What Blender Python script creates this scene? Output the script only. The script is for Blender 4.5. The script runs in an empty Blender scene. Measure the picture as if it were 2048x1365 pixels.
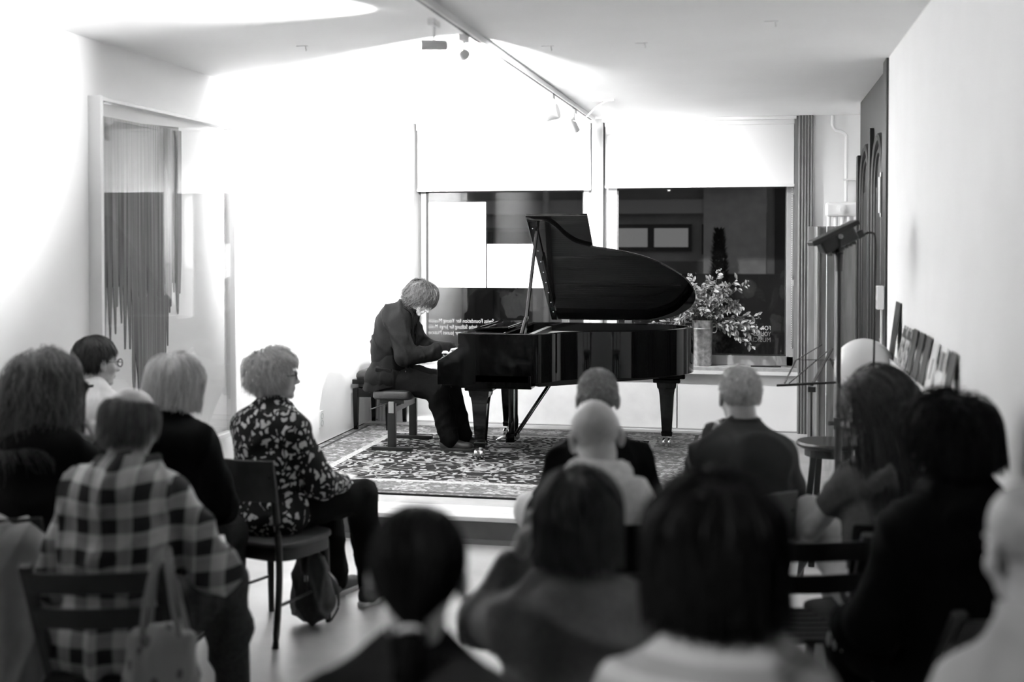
import bpy, math, random
import numpy as np
from mathutils import Matrix, Vector, Euler

SC = bpy.context.scene
COL = SC.collection
PI = math.pi
random.seed(7)
RNG = np.random.default_rng(11)

# ------------------------------------------------------------------ camera
cam_d = bpy.data.cameras.new('camera')
cam_d.sensor_width = 36.0
cam_d.lens = 42.19
cam_d.shift_y = -0.0698
cam_d.clip_start = 0.05
cam_d.dof.use_dof = True
cam_d.dof.focus_distance = 9.3
cam_d.dof.aperture_fstop = 1.4
cam = bpy.data.objects.new('camera', cam_d)
COL.objects.link(cam)
cam.location = (0.0, 0.0, 1.83)
cam.rotation_euler = (PI/2 - math.radians(1.3), 0.0, math.atan(483/2400.0))
SC.camera = cam

# ------------------------------------------------------------------ world, exposure
w = bpy.data.worlds.new('night'); SC.world = w
w.use_nodes = True
bg = w.node_tree.nodes['Background']
bg.inputs[0].default_value = (1, 1, 1, 1)
bg.inputs[1].default_value = 0.12
SC.view_settings.view_transform = 'Standard'
SC.view_settings.look = 'None'
SC.view_settings.gamma = 1.0
SC.view_settings.use_curve_mapping = False
SC.view_settings.exposure = 0.70

# track lamps: (mouth position, aim direction, cone degrees, watts)
LAMPS = [
    ((-1.50, 3.30, 2.77), (1.0, 0.50, -0.12), 78, 26),
    ((-1.50, 4.10, 2.77), (-0.95, -0.10, -0.30), 84, 130),
    ((-1.496, 5.55, 2.77), (-1.0, -0.45, -0.04), 80, 250),
    ((-1.458, 6.00, 2.79), (-0.34, 1.0, 0.08), 82, 1700),
    ((-1.423, 8.50, 2.76), (-1.0, 0.12, -0.22), 84, 1500, 0.055, 0.05),
    ((-1.47, 0.90, 2.77), (1.42, 1.22, -1.62), 32, 150),
    ((-1.46, 6.75, 2.77), (0.40, 1.0, -0.50), 96, 50),  # added fill lamp, brightens the plant and the back right corner
    ((-1.41, 9.50, 2.77), (0.50, 1.0, -1.25), 118, 200),
]

# ------------------------------------------------------------------ materials
MATS = {}
def mat(name, v, rough=0.6, metal=0.0, spec=0.5, var=0.0, vscale=8.0, bump=0.0, bscale=60.0, coat=0.0, stretch=None, emit=0.0, sheen=0.0):
    """grey procedural material: base value v, noise variation, fine bump"""
    if name in MATS: return MATS[name]
    m = bpy.data.materials.new(name); m.use_nodes = True
    nt = m.node_tree; N = nt.nodes; L = nt.links
    b = N['Principled BSDF']
    b.inputs['Base Color'].default_value = (v, v, v, 1)
    b.inputs['Roughness'].default_value = rough
    b.inputs['Metallic'].default_value = metal
    b.inputs['Specular IOR Level'].default_value = spec
    b.inputs['Coat Weight'].default_value = coat
    if sheen: b.inputs['Sheen Weight'].default_value = sheen
    tc = N.new('ShaderNodeTexCoord'); mp = N.new('ShaderNodeMapping')
    L.new(tc.outputs['Object'], mp.inputs[0])
    if stretch: mp.inputs['Scale'].default_value = stretch
    if var:
        nz = N.new('ShaderNodeTexNoise'); nz.inputs['Scale'].default_value = vscale; nz.inputs['Detail'].default_value = 5
        L.new(mp.outputs[0], nz.inputs[0])
        mr = N.new('ShaderNodeMapRange')
        mr.inputs['From Min'].default_value = 0.3; mr.inputs['From Max'].default_value = 0.7
        mr.inputs['To Min'].default_value = v*(1-var); mr.inputs['To Max'].default_value = min(1, v*(1+var))
        L.new(nz.outputs[0], mr.inputs[0]); L.new(mr.outputs[0], b.inputs['Base Color'])
    if bump:
        nb = N.new('ShaderNodeTexNoise'); nb.inputs['Scale'].default_value = bscale; nb.inputs['Detail'].default_value = 4
        L.new(mp.outputs[0], nb.inputs[0])
        bp = N.new('ShaderNodeBump'); bp.inputs['Strength'].default_value = bump; bp.inputs['Distance'].default_value = 0.01
        L.new(nb.outputs[0], bp.inputs['Height']); L.new(bp.outputs[0], b.inputs['Normal'])
    if emit:
        b.inputs['Emission Color'].default_value = (1, 1, 1, 1); b.inputs['Emission Strength'].default_value = emit
    MATS[name] = m
    return m

def nodes_of(m): return m.node_tree.nodes, m.node_tree.links, m.node_tree.nodes['Principled BSDF']

# ------------------------------------------------------------------ mesh helpers
def rotz(a):
    c, s = math.cos(a), math.sin(a)
    return np.array([[c,-s,0],[s,c,0],[0,0,1.0]])
def rotx(a):
    c, s = math.cos(a), math.sin(a)
    return np.array([[1.0,0,0],[0,c,-s],[0,s,c]])
def roty(a):
    c, s = math.cos(a), math.sin(a)
    return np.array([[c,0,s],[0,1.0,0],[-s,0,c]])
def unit(v):
    v = np.asarray(v, float); return v/(np.linalg.norm(v)+1e-12)
def frame(d, up=(0,0,1)):
    """matrix with columns x, y=d, z"""
    y = unit(d); u = np.asarray(up, float)
    if abs(y@u) > 0.98: u = np.array([1.0,0,0])
    x = unit(np.cross(y, u)); z = np.cross(x, y)
    return np.stack([x, y, z], 1)

class G:
    def __init__(s): s.V = []; s.F = []; s.n = 0; s.M = None
    def add(s, V, F):
        V = np.asarray(V, float)
        if s.M is not None: V = V @ s.M[0].T + s.M[1]
        s.V.append(V); o = s.n
        s.F += [tuple(int(i)+o for i in f) for f in F]; s.n += len(V)
        return s
    def box(s, c, d, R=None):
        c = np.asarray(c, float); h = np.asarray(d, float)/2
        P = np.array([[x,y,z] for z in (-1,1) for y in (-1,1) for x in (-1,1)])*h
        if R is not None: P = P @ R.T
        return s.add(P+c, [(0,2,3,1),(4,5,7,6),(0,1,5,4),(2,6,7,3),(1,3,7,5),(0,4,6,2)])
    def span(s, a, b):
        a = np.asarray(a, float); b = np.asarray(b, float)
        return s.box((a+b)/2, np.abs(b-a))
    def loft(s, rings, closed=False, caps=True):
        k = len(rings[0]); V = np.concatenate(rings); F = []
        m = len(rings)
        for i in range(m if closed else m-1):
            a = i*k; b = ((i+1) % m)*k
            for j in range(k):
                j2 = (j+1) % k
                F.append((a+j, a+j2, b+j2, b+j))
        if caps and not closed:
            F.append(tuple(range(k-1,-1,-1))); F.append(tuple((m-1)*k+j for j in range(k)))
        return s.add(V, F)
    def tube(s, path, r, n=8, flat=1.0, up=(0,0,1)):
        path = np.asarray(path, float); m = len(path)
        rr = np.broadcast_to(np.asarray(r, float), (m,))
        a = np.arange(n)*2*PI/n; rings = []
        for i in range(m):
            d = path[min(i+1,m-1)]-path[max(i-1,0)]
            Fm = frame(d, up)
            rings.append(path[i] + rr[i]*(np.cos(a)[:,None]*Fm[:,0] + flat*np.sin(a)[:,None]*Fm[:,2]))
        return s.loft(rings)
    def cyl(s, p0, p1, r0, r1=None, n=16):
        return s.tube([p0, p1], [r0, r0 if r1 is None else r1], n)
    def bar(s, p0, p1, w, t, up=(0,0,1)):
        p0 = np.asarray(p0, float); p1 = np.asarray(p1, float)
        Fm = frame(p1-p0, up); rings = []
        for p in (p0, p1):
            rings.append(np.array([p + Fm[:,0]*a*w/2 + Fm[:,2]*b*t/2 for a,b in ((-1,-1),(1,-1),(1,1),(-1,1))]))
        return s.loft(rings)
    def lathe(s, prof, n=24, c=(0,0,0), R=None):
        a = np.arange(n)*2*PI/n; rings = []
        for r, z in prof:
            P = np.stack([r*np.cos(a), r*np.sin(a), np.full(n, z)], 1)
            if R is not None: P = P @ R.T
            rings.append(P + np.asarray(c, float))
        return s.loft(rings)
    def prism(s, pts, z0, z1):
        pts = np.asarray(pts, float); k = len(pts)
        lo = np.column_stack([pts, np.full(k, z0)]); hi = np.column_stack([pts, np.full(k, z1)])
        return s.loft([lo, hi])
    def ell(s, c, r, nu=16, nv=10, R=None):
        rings = []
        a = np.arange(nu)*2*PI/nu
        for i in range(nv+1):
            t = -PI/2 + PI*i/nv; q = max(math.cos(t), 0.02)
            P = np.stack([q*np.cos(a), q*np.sin(a), np.full(nu, math.sin(t))], 1)*np.asarray(r, float)
            if R is not None: P = P @ R.T
            rings.append(P+np.asarray(c, float))
        return s.loft(rings)

def link(name, me, parent=None):
    o = bpy.data.objects.new(name, me); COL.objects.link(o)
    if parent is not None: o.parent = parent
    return o
def mesh(name, V, F, m=None, smooth=False):
    me = bpy.data.meshes.new(name)
    if isinstance(F, np.ndarray) and F.ndim == 2:
        nf, k = F.shape
        me.vertices.add(len(V)); me.vertices.foreach_set('co', np.asarray(V, np.float32).ravel())
        me.loops.add(nf*k); me.loops.foreach_set('vertex_index', F.astype(np.int32).ravel())
        me.polygons.add(nf); me.polygons.foreach_set('loop_start', (np.arange(nf)*k).astype(np.int32))
        me.update(calc_edges=True); me.validate()
    else:
        me.from_pydata([tuple(v) for v in V], [], F); me.update()
    if m is not None: me.materials.append(m)
    if smooth: me.polygons.foreach_set('use_smooth', [True]*len(me.polygons))
    return me
def obj(name, g, m, parent=None, smooth=False, bevel=0.0, loc=None):
    V = np.concatenate(g.V)
    me = mesh(name, V, g.F, m)
    import bmesh
    bm = bmesh.new(); bm.from_mesh(me); bmesh.ops.recalc_face_normals(bm, faces=bm.faces); bm.to_mesh(me); bm.free()
    if smooth:
        me.polygons.foreach_set('use_smooth', [True]*len(me.polygons))
        me.set_sharp_from_angle(angle=math.radians(40))
    o = link(name, me, parent)
    if loc is not None: o.location = loc
    if bevel:
        b = o.modifiers.new('bevel', 'BEVEL'); b.width = bevel; b.segments = 2; b.limit_method = 'ANGLE'
    return o
def tag(o, label, cat, group=None):
    o['label'] = label; o['category'] = cat
    if group: o['group'] = group
    return o
def struct(o, label=None):
    o['kind'] = 'structure'
    if label: o['label'] = label
    return o
def thing(name, label, cat, loc=(0,0,0), rz=0.0, group=None):
    o = bpy.data.objects.new(name, None); COL.objects.link(o)
    o.empty_display_size = 0.05
    o.location = loc; o.rotation_euler = (0,0,rz)
    return tag(o, label, cat, group)
def dup(root, loc, rz, label, group=None):
    r = root.copy(); COL.objects.link(r); r.location = loc; r.rotation_euler = (0,0,rz); r['label'] = label
    if group: r['group'] = group
    for ch in list(root.children):
        c = ch.copy(); COL.objects.link(c); c.parent = r
        for q in list(ch.children):
            d = q.copy(); COL.objects.link(d); d.parent = c
    return r
def spline(pts, n=40, closed=False):
    """Catmull-Rom through points"""
    P = np.asarray(pts, float); m = len(P); out = []
    segs = m if closed else m-1
    for i in range(segs):
        p0 = P[(i-1) % m] if closed or i > 0 else 2*P[0]-P[1]
        p1 = P[i]; p2 = P[(i+1) % m]
        p3 = P[(i+2) % m] if closed or i+2 < m else 2*P[-1]-P[-2]
        k = max(2, n//segs)
        for t in np.arange(k)/k:
            out.append(0.5*((2*p1)+(-p0+p2)*t+(2*p0-5*p1+4*p2-p3)*t*t+(-p0+3*p1-3*p2+p3)*t**3))
    if not closed: out.append(P[-1])
    return np.array(out)
def text_obj(name, body, size, m, parent=None, extrude=0.0006, align='LEFT', spacing=1.0, lines=1.0):
    cu = bpy.data.curves.new(name, 'FONT'); cu.body = body; cu.size = size; cu.extrude = extrude
    cu.align_x = align; cu.space_character = spacing; cu.space_line = lines
    t = bpy.data.objects.new(name, cu); COL.objects.link(t)
    bpy.context.view_layer.update()
    me = bpy.data.meshes.new_from_object(t.evaluated_get(bpy.context.evaluated_depsgraph_get()))
    bpy.data.objects.remove(t); bpy.data.curves.remove(cu)
    me.name = name; me.materials.clear(); me.materials.append(m)
    return link(name, me, parent)

# ------------------------------------------------------------------ common materials
M_WALL  = mat('white_plaster', 0.88, 0.75, var=0.02, vscale=3, bump=0.05, bscale=120)
M_CEIL  = mat('ceiling_paint', 0.88, 0.8, var=0.02, vscale=2)
M_WHITE = mat('white_lacquer', 0.80, 0.35)
M_WHITEM= mat('white_metal', 0.78, 0.4)
M_BLACKL= mat('black_piano_lacquer', 0.002, 0.05, spec=0.28)
M_BLACKW= mat('black_stained_wood', 0.006, 0.38, var=0.3, vscale=20, bump=0.05, bscale=80)
M_BLACKM= mat('black_metal', 0.006, 0.42)
M_RUBBER= mat('black_rubber', 0.012, 0.8)
M_LEATHER=mat('black_leather', 0.015, 0.38, bump=0.25, bscale=220)
M_STEEL = mat('brushed_steel', 0.55, 0.32, metal=1.0)
M_BRASS = mat('brass', 0.62, 0.22, metal=1.0)
M_DOOR  = mat('dark_oak', 0.016, 0.42, var=0.45, vscale=5, stretch=(9,9,0.7), bump=0.12, bscale=30)
M_PAPER = mat('paper', 0.82, 0.7)
# ================================================================== STRUCTURE
S = 0.17           # stage height
HC = 2.925         # ceiling
XL, XR, XR2 = -3.50, 0.78, 1.02
YB = 10.70         # window wall
YR = -2.2          # rear wall behind the camera

# floor with soft polished concrete look
m_floor = mat('polished_concrete', 0.40, 0.42, var=0.18, vscale=2.2, bump=0.04, bscale=25)
struct(obj('floor', G().span((XL-0.2, YR-0.2, -0.12), (XR2+0.2, 7.05, 0.0)), m_floor))
m_stage = mat('grey_stage_linoleum', 0.40, 0.55, var=0.12, vscale=5, bump=0.03)
m_nose = mat('pale_wood_nosing', 0.72, 0.45, var=0.10, vscale=4, stretch=(1.2,14,14))
m_riser = mat('dark_riser', 0.10, 0.6, var=0.15, vscale=6)
struct(obj('floor_stage', G().span((XL, 7.34, -0.02), (XR2, YB+0.3, S)), m_stage))
st = struct(obj('floor_stage_edge', G().span((XL, 7.075, -0.02), (XR2, 7.34, S-0.03)), m_riser))
obj('riser_board', G().span((XL, 7.055, 0.0), (XR2, 7.075, S-0.026)), m_riser, st)
obj('toe_strip', G().span((XL, 7.04, 0.0), (XR2, 7.055, 0.03)), mat('toe_strip_grey', 0.16, 0.6), st)
obj('nosing_plank', G().span((XL, 7.03, S-0.028), (XR2, 7.16, S)), m_nose, st, bevel=0.004)
obj('nosing_plank', G().span((XL, 7.163, S-0.028), (XR2, 7.34, S)), m_nose, st, bevel=0.003)

struct(obj('ceiling', G().span((XL-0.2, YR-0.2, HC), (XR2+0.4, YB+0.5, HC+0.15)), M_CEIL))
struct(obj('wall_left', G().span((XL-0.15, YR-0.2, -0.1), (XL, YB+0.4, HC)), M_WALL))
struct(obj('wall_right', G().span((XR, YR-0.2, -0.1), (XR+0.15, 7.42, HC)), M_WALL))
struct(obj('wall_right_alcove', G().span((XR2, 7.42, -0.1), (XR2+0.15, YB+0.4, HC)), M_WALL))
m_rear = mat('rear_wall_grey', 0.10, 0.8, var=0.1)
struct(obj('wall_rear', G().span((XL-0.15, YR-0.15, -0.1), (XR+0.15, YR, HC)), m_rear))

# window wall: parapet below, piers left and right
g = G().span((XL, YB, -0.02), (-0.665, YB+0.30, 0.70)); g2 = G().span((-0.655, YB+0.004, -0.02), (0.395, YB+0.30, 0.70))
m_para = mat('parapet_paint', 0.85, 0.7, var=0.05, vscale=7, bump=0.08, bscale=40)
wb = struct(obj('wall_back', g, m_para))
obj('access_panel', g2, M_WALL, wb, bevel=0.003)
obj('pier', G().span((XL, YB, 0.70), (-3.09, YB+0.30, HC)), M_WALL, wb)
obj('pier', G().span((0.36, YB, -0.02), (XR2, YB+0.30, HC)), M_WALL, wb)
m_base = mat('grey_baseboard', 0.33, 0.6)
struct(obj('baseboard_back', G().span((XL+0.02, YB-0.012, S), (0.39, YB, S+0.012)), m_base))

# window sill
sl = struct(obj('trim_1', G().span((-3.09, YB-0.035, 0.70), (0.40, YB+0.19, 0.735)), mat('sill_stone', 0.30, 0.5, var=0.2, vscale=18), bevel=0.004))
obj('sill_lip', G().span((-3.09, YB-0.05, 0.672), (0.41, YB-0.02, 0.702)), mat('sill_lip_white', 0.7, 0.5), sl)

# windows: two fixed panes in metal frames
m_frame = mat('window_frame_metal', 0.34, 0.42, var=0.08)
m_framel = mat('window_frame_light', 0.72, 0.45)
def schlick(N, L, f0):
    # Fresnel reflectance of a thin sheet, the same from both sides
    g_ = N.new('ShaderNodeNewGeometry'); dt = N.new('ShaderNodeVectorMath'); dt.operation = 'DOT_PRODUCT'
    L.new(g_.outputs['Incoming'], dt.inputs[0]); L.new(g_.outputs['Normal'], dt.inputs[1])
    def mt(op, a, b_):
        n = N.new('ShaderNodeMath'); n.operation = op
        for i, v in enumerate((a, b_)):
            if isinstance(v, (int, float)): n.inputs[i].default_value = v
            else: L.new(v, n.inputs[i])
        return n.outputs[0]
    c = mt('ABSOLUTE', dt.outputs['Value'], 0.0)
    return mt('ADD', f0, mt('MULTIPLY', 1-f0, mt('POWER', mt('SUBTRACT', 1.0, c), 5.0)))
m_glass = bpy.data.materials.new('window_glass'); m_glass.use_nodes = True
Ng, Lg, bgl = nodes_of(m_glass)
Ng.remove(bgl)
gl = Ng.new('ShaderNodeBsdfGlossy'); gl.inputs['Roughness'].default_value = 0.012; gl.inputs['Color'].default_value = (1,1,1,1)
tr = Ng.new('ShaderNodeBsdfTransparent'); tr.inputs['Color'].default_value = (0.82,0.82,0.82,1)
mx = Ng.new('ShaderNodeMixShader')
Lg.new(schlick(Ng, Lg, 0.05), mx.inputs[0]); Lg.new(tr.outputs[0], mx.inputs[1]); Lg.new(gl.outputs[0], mx.inputs[2])
Lg.new(mx.outputs[0], Ng['Material Output'].inputs['Surface'])
YG = YB+0.20
def window(n, x0, x1, fl, fr_):
    z0, z1 = 0.735, HC
    g = G().span((x0, YG-0.03, z0), (x1, YG+0.04, z0+0.085)); g.span((x0, YG-0.03, z1-0.06), (x1, YG+0.04, z1))
    wn = struct(obj('window_%d' % n, g, m_frame, bevel=0.004))
    obj('window_stile', G().span((x0, YG-0.03, z0), (x0+fl, YG+0.04, z1)), m_framel if n == 2 else m_frame, wn, bevel=0.004)
    obj('window_stile', G().span((x1-fr_, YG-0.03, z0), (x1, YG+0.04, z1)), m_frame if n == 2 else m_framel, wn, bevel=0.004)
    obj('pane', G().span((x0+fl-0.01, YG, z0+0.07), (x1-fr_+0.01, YG+0.006, z1-0.05)), m_glass, wn)
    obj('glazing_bead', G().span((x0+fl, YG-0.012, z0+0.085), (x0+fl+0.012, YG, z1-0.06)).span((x1-fr_-0.012, YG-0.012, z0+0.085), (x1-fr_, YG, z1-0.06)).span((x0+fl, YG-0.012, z0+0.085), (x1-fr_, YG, z0+0.097)), mat('dark_bead', 0.05, 0.5), wn)
    return wn
window(1, -3.06, -1.47, 0.05, 0.05)
window(2, -1.30, 0.36, 0.085, 0.075)
# mullion boxes between
tr2 = struct(obj('trim_2', G().span((-1.47, YG-0.01, 0.735), (-1.30, YG+0.05, HC)), m_framel))
obj('mullion_strip', G().span((-1.345, YG-0.03, 0.735), (-1.335, YG, HC)), mat('mullion_dark', 0.12, 0.5), tr2)

# round steel column in front of the mullion
g = G().cyl((-1.37, YB-0.02, 0.735), (-1.37, YB-0.02, HC), 0.052, n=28)
struct(obj('trim_3', g, mat('column_paint', 0.62, 0.35), smooth=True), 'pale round steel column between the windows')

# carved pilasters left (white) and right (grey brown)
def pilaster(name, x0, x1, m, oval_x=None):
    g = G().span((x0, YB-0.05, S), (x1, YB, HC))
    p = struct(obj(name, g, m, bevel=0.004))
    k = 5; wd = (x1-x0)/k
    for i in range(k):
        obj('flute', G().cyl((x0+wd*(i+0.5), YB-0.05, S), (x0+wd*(i+0.5), YB-0.05, HC), wd*0.36, n=10), m, p, smooth=True)
    return p
m_pilr = mat('grey_painted_wood', 0.17, 0.5, var=0.15, vscale=6, stretch=(8,8,0.6))
pilaster('trim_4', 0.375, 0.50, m_pilr)
# right reveal with turned baluster moulding and bead chain
rv = struct(obj('trim_5', G().span((0.345, YB-0.02, 0.735), (0.375, YB+0.19, HC)), m_pilr))
for z0, z1 in ((0.9, 1.45), (1.5, 2.25), (2.3, 2.85)):
    obj('turned_bead', G().lathe([(0.004,z0),(0.014,z0+0.03),(0.018,z0+0.1),(0.012,(z0+z1)/2),(0.018,z1-0.1),(0.014,z1-0.03),(0.004,z1)], 12, (0.338, YB+0.05, 0)), m_pilr, rv, smooth=True)
m_pill = mat('white_carved_wood', 0.76, 0.5)
pl = struct(obj('trim_6', G().span((-3.42, YB-0.035, S), (-3.09, YB, HC)), m_pill, bevel=0.004))
for x in (-3.40, -3.365, -3.33):
    obj('flute', G().cyl((x, YB-0.035, S), (x, YB-0.035, 1.42), 0.011, n=10), m_pill, pl, smooth=True)
def oval_ring(cx, cz, rx, rz, t, y, arc=(0, 2*PI), n=36):
    a = np.linspace(arc[0], arc[1], n, endpoint=(arc[1]-arc[0] < 6.28))
    P = np.stack([cx+rx*np.sign(np.cos(a))*np.abs(np.cos(a))**0.8, np.full(n, y), cz+rz*np.sign(np.sin(a))*np.abs(np.sin(a))**0.8], 1)
    g = G()
    if arc[1]-arc[0] > 6.28: P = np.vstack([P, P[:1]])
    g.tube(P, t, 8, up=(0,1,0)); return g
obj('carved_oval', oval_ring(-3.155, 1.80, 0.045, 0.17, 0.008, YB-0.036), m_pill, pl, smooth=True)
obj('carved_oval', oval_ring(-3.155, 1.80, 0.030, 0.145, 0.005, YB-0.036), m_pill, pl, smooth=True)
obj('carved_arc', oval_ring(-3.145, 1.56, 0.05, 0.06, 0.006, YB-0.036, (PI, 2*PI), 16), m_pill, pl, smooth=True)
obj('carved_arc', oval_ring(-3.145, 2.06, 0.05, 0.06, 0.006, YB-0.036, (0, PI), 16), m_pill, pl, smooth=True)
obj('jamb_strip', G().span((-3.10, YB-0.03, 0.735), (-3.075, YB+0.19, HC)), mat('jamb_grey', 0.40, 0.5), pl)

# roller blinds
m_blind = bpy.data.materials.new('blind_fabric'); m_blind.use_nodes = True
nb, lb, bb = nodes_of(m_blind); bb.inputs['Base Color'].default_value = (0.8,0.8,0.8,1); bb.inputs['Roughness'].default_value = 0.7
wv = nb.new('ShaderNodeTexWave'); wv.inputs['Scale'].default_value = 300; bpn = nb.new('ShaderNodeBump'); bpn.inputs['Strength'].default_value = 0.05
lb.new(wv.outputs[0], bpn.inputs['Height']); lb.new(bpn.outputs[0], bb.inputs['Normal'])
def blind(x0, x1, zb, label):
    t = thing('roller_blind', label, 'blind', (x0, YB+0.03, zb), 0, 'roller blinds on the window wall')
    obj('fabric', G().span((0.004, 0, 0.022), (x1-x0-0.004, 0.002, HC-zb-0.05)), m_blind, t)
    obj('bottom_bar', G().span((0, -0.008, 0), (x1-x0, 0.010, 0.024)), M_WHITEM, t, bevel=0.003)
    obj('cassette', G().span((0, -0.03, HC-zb-0.065), (x1-x0, 0.05, HC-zb-0.002)), M_WHITEM, t, bevel=0.004)
    return t
blind(-3.055, -1.435, 2.300, 'white roller blind half lowered over the brighter window beside the left wall')
b2 = blind(-1.310, 0.345, 2.315, 'white roller blind half lowered over the window above the potted plant')
g = G()
for i in range(70):
    g.ell((0.346+1.31-0.02, -0.02, -0.02-0.02*i), (0.0035,0.0035,0.0035), 6, 4)
obj('bead_chain', g, M_WHITEM, b2)['kind'] = 'stuff'
struct(obj('trim_7', G().span((-2.2, YB-0.05, HC-0.028), (0.36, YB-0.01, HC)), M_WHITEM, bevel=0.004))

# ------------------------------------------------------------------ street outside
m_fac = mat('facade_render', 0.44, 0.85, var=0.2, vscale=1.5)
m_facd = mat('facade_dark_trim', 0.06, 0.7)
m_pav = mat('asphalt', 0.08, 0.85, var=0.2)
struct(obj('floor_street', G().span((-14, YB+0.31, -0.25), (12, 21, -0.05)), m_pav))
fx = thing('street_building', 'dim grey building across the street seen through the window', 'building', (0, 18.0, -0.05))
obj('wall', G().span((-12, 0, 0), (9, 0.4, 8.0)), m_fac, fx)
obj('cornice', G().span((-8, -0.15, 2.30), (0.2, 0, 2.52)), mat('cornice_pale', 0.62, 0.7), fx, bevel=0.02)
obj('awning', G().span((-8, -0.5, 2.75), (0.2, -0.05, 3.4)), m_facd, fx)
m_pane = mat('dark_window_glass', 0.03, 0.1)
m_panel = mat('lit_window_glass', 0.55, 0.5, emit=0.10)
def fwin(x0, x1, z0, z1, lit=False, cols=2):
    f = obj('window', G().span((x0, -0.06, z0), (x1, -0.01, z1)), m_facd, fx)
    wd = (x1-x0)/cols
    for i in range(cols):
        obj('pane', G().span((x0+wd*i+0.05, -0.08, z0+0.06), (x0+wd*(i+1)-0.05, -0.055, z1-0.06)), m_panel if lit else m_pane, f)
fwin(-2.1, -0.9, 1.75, 2.15, True, 2); fwin(-0.75, -0.15, 1.7, 2.15)
fwin(-4.4, -3.3, 0.6, 2.1); fwin(-6.4, -5.2, 0.6, 2.1, False, 3); fwin(-3.0, -2.3, 1.65, 2.1, True, 1)
fwin(1.1, 2.5, -0.0, 3.1, False, 2)
obj('door', G().span((-2.2, -0.08, 0.0), (-0.3, -0.01, 1.6)), mat('shop_front', 0.16, 0.6), fx)
obj('side_wall', G().span((-0.72, -0.2, 0), (0.18, 0, 4.2)), mat('facade_pale', 0.62, 0.85, var=0.1), fx)  # lit patch of the facade, put in as a paler wall
obj('side_wall', G().span((0.18, -0.12, 0), (0.62, 0, 4.2)), m_fac, fx)
obj('dark_shopfront', G().span((-2.2, -0.30, 0), (2.4, -0.2, 1.42)), m_facd, fx)
obj('dark_doorway', G().span((0.30, -0.22, 1.42), (1.0, -0.12, 2.7)), m_facd, fx)
obj('lit_wedge', G().prism([(-1.35,2.6),(-0.75,2.6),(-0.75,1.35)],0,0.3), mat('facade_pale',0.62), fx)  # pale wedge shapes the slanted shadow edge of the lit patch
fx.children[-1].rotation_euler = (PI/2,0,0)
obj('drain_pipe', G().cyl((-3.05,-0.25,0),(-3.05,-0.25,4.5),0.05,n=12), mat('facade_pale',0.62), fx)
obj('plinth', G().span((-12, -0.1, 0), (9, 0, 0.5)), m_facd, fx)
tt = thing('street_conifer', 'dark conical tree standing across the street outside the window', 'tree', (-0.46, 16.6, -0.05))
g = G(); g.cyl((0,0,0), (0,0,0.6), 0.05, 0.04)
obj('trunk', g, m_facd, tt)
g = G()
for i in range(2200):
    z = 0.3+1.75*random.random()**0.8; r = 0.22*(1-(z-0.3)/1.85)**0.8+0.02
    a = random.random()*2*PI; q = r*(0.6+0.4*random.random())
    c = np.array([q*math.cos(a), q*math.sin(a), z]); d = np.array([math.cos(a), math.sin(a), 0.9])
    s0 = 0.045; Fm = frame(d)
    g.add([c-Fm[:,0]*s0*0.4, c+Fm[:,0]*s0*0.4, c+Fm[:,1]*s0*1.6], [(0,1,2)])
o = obj('foliage', g, mat('dark_foliage', 0.03, 0.8), tt); o['kind'] = 'stuff'

# ------------------------------------------------------------------ right side: dark carved door leaf and casing, panels, radiator
d1 = struct(obj('door_1', G().span((XR+0.03, 7.60, S), (XR+0.10, 9.70, HC-0.01)), M_DOOR), 'tall dark carved wooden door leaf along the right wall')
obj('door_casing', G().span((XR-0.015, 7.42, 0.0), (XR+0.16, 7.60, HC-0.002)), M_DOOR, d1, bevel=0.006)
for y0, y1, zt in ((7.72, 7.80, 2.70), (8.62, 8.70, 2.62), (9.60, 9.70, 2.5)):
    obj('door_moulding', G().span((XR, y0, S+0.02), (XR+0.05, y1, zt)), M_DOOR, d1, bevel=0.006)
def arch(y0, y1, z0, z1, t, x):
    c = (y0+y1)/2; r = (y1-y0)/2; P = [(x, y0, z0)]
    for a in np.linspace(PI, 0, 15): P.append((x, c+r*math.cos(a), z1-r+r*math.sin(a)))
    P.append((x, y1, z0)); g = G(); g.tube(P, t, 8, up=(1,0,0)); return g
for y0, y1 in ((7.86, 8.52), (8.76, 9.44)):
    obj('arch_moulding', arch(y0, y1, S+0.25, 2.52, 0.03, XR+0.03), M_DOOR, d1, smooth=True)
    obj('arch_moulding', arch(y0+0.09, y1-0.09, S+0.35, 2.43, 0.018, XR+0.03), M_DOOR, d1, smooth=True)
    obj('arch_panel', G().span((XR+0.02, y0+0.16, S+0.4), (XR+0.04, y1-0.16, 2.2)), M_DOOR, d1, bevel=0.01)
for z in (2.12, 1.10):
    obj('hinge', G().cyl((XR-0.012, 7.655, z-0.11), (XR-0.012, 7.655, z+0.11), 0.022, n=14).cyl((XR-0.012,7.655,z-0.135),(XR-0.012,7.655,z-0.11),0.012,n=10).cyl((XR-0.012,7.655,z+0.11),(XR-0.012,7.655,z+0.14),0.012,n=10), mat('old_iron', 0.2, 0.35, metal=1), d1, smooth=True)
struct(obj('trim_8', G().span((XR+0.10, 9.70, S), (XR2, 9.76, HC)), M_DOOR))
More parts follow.
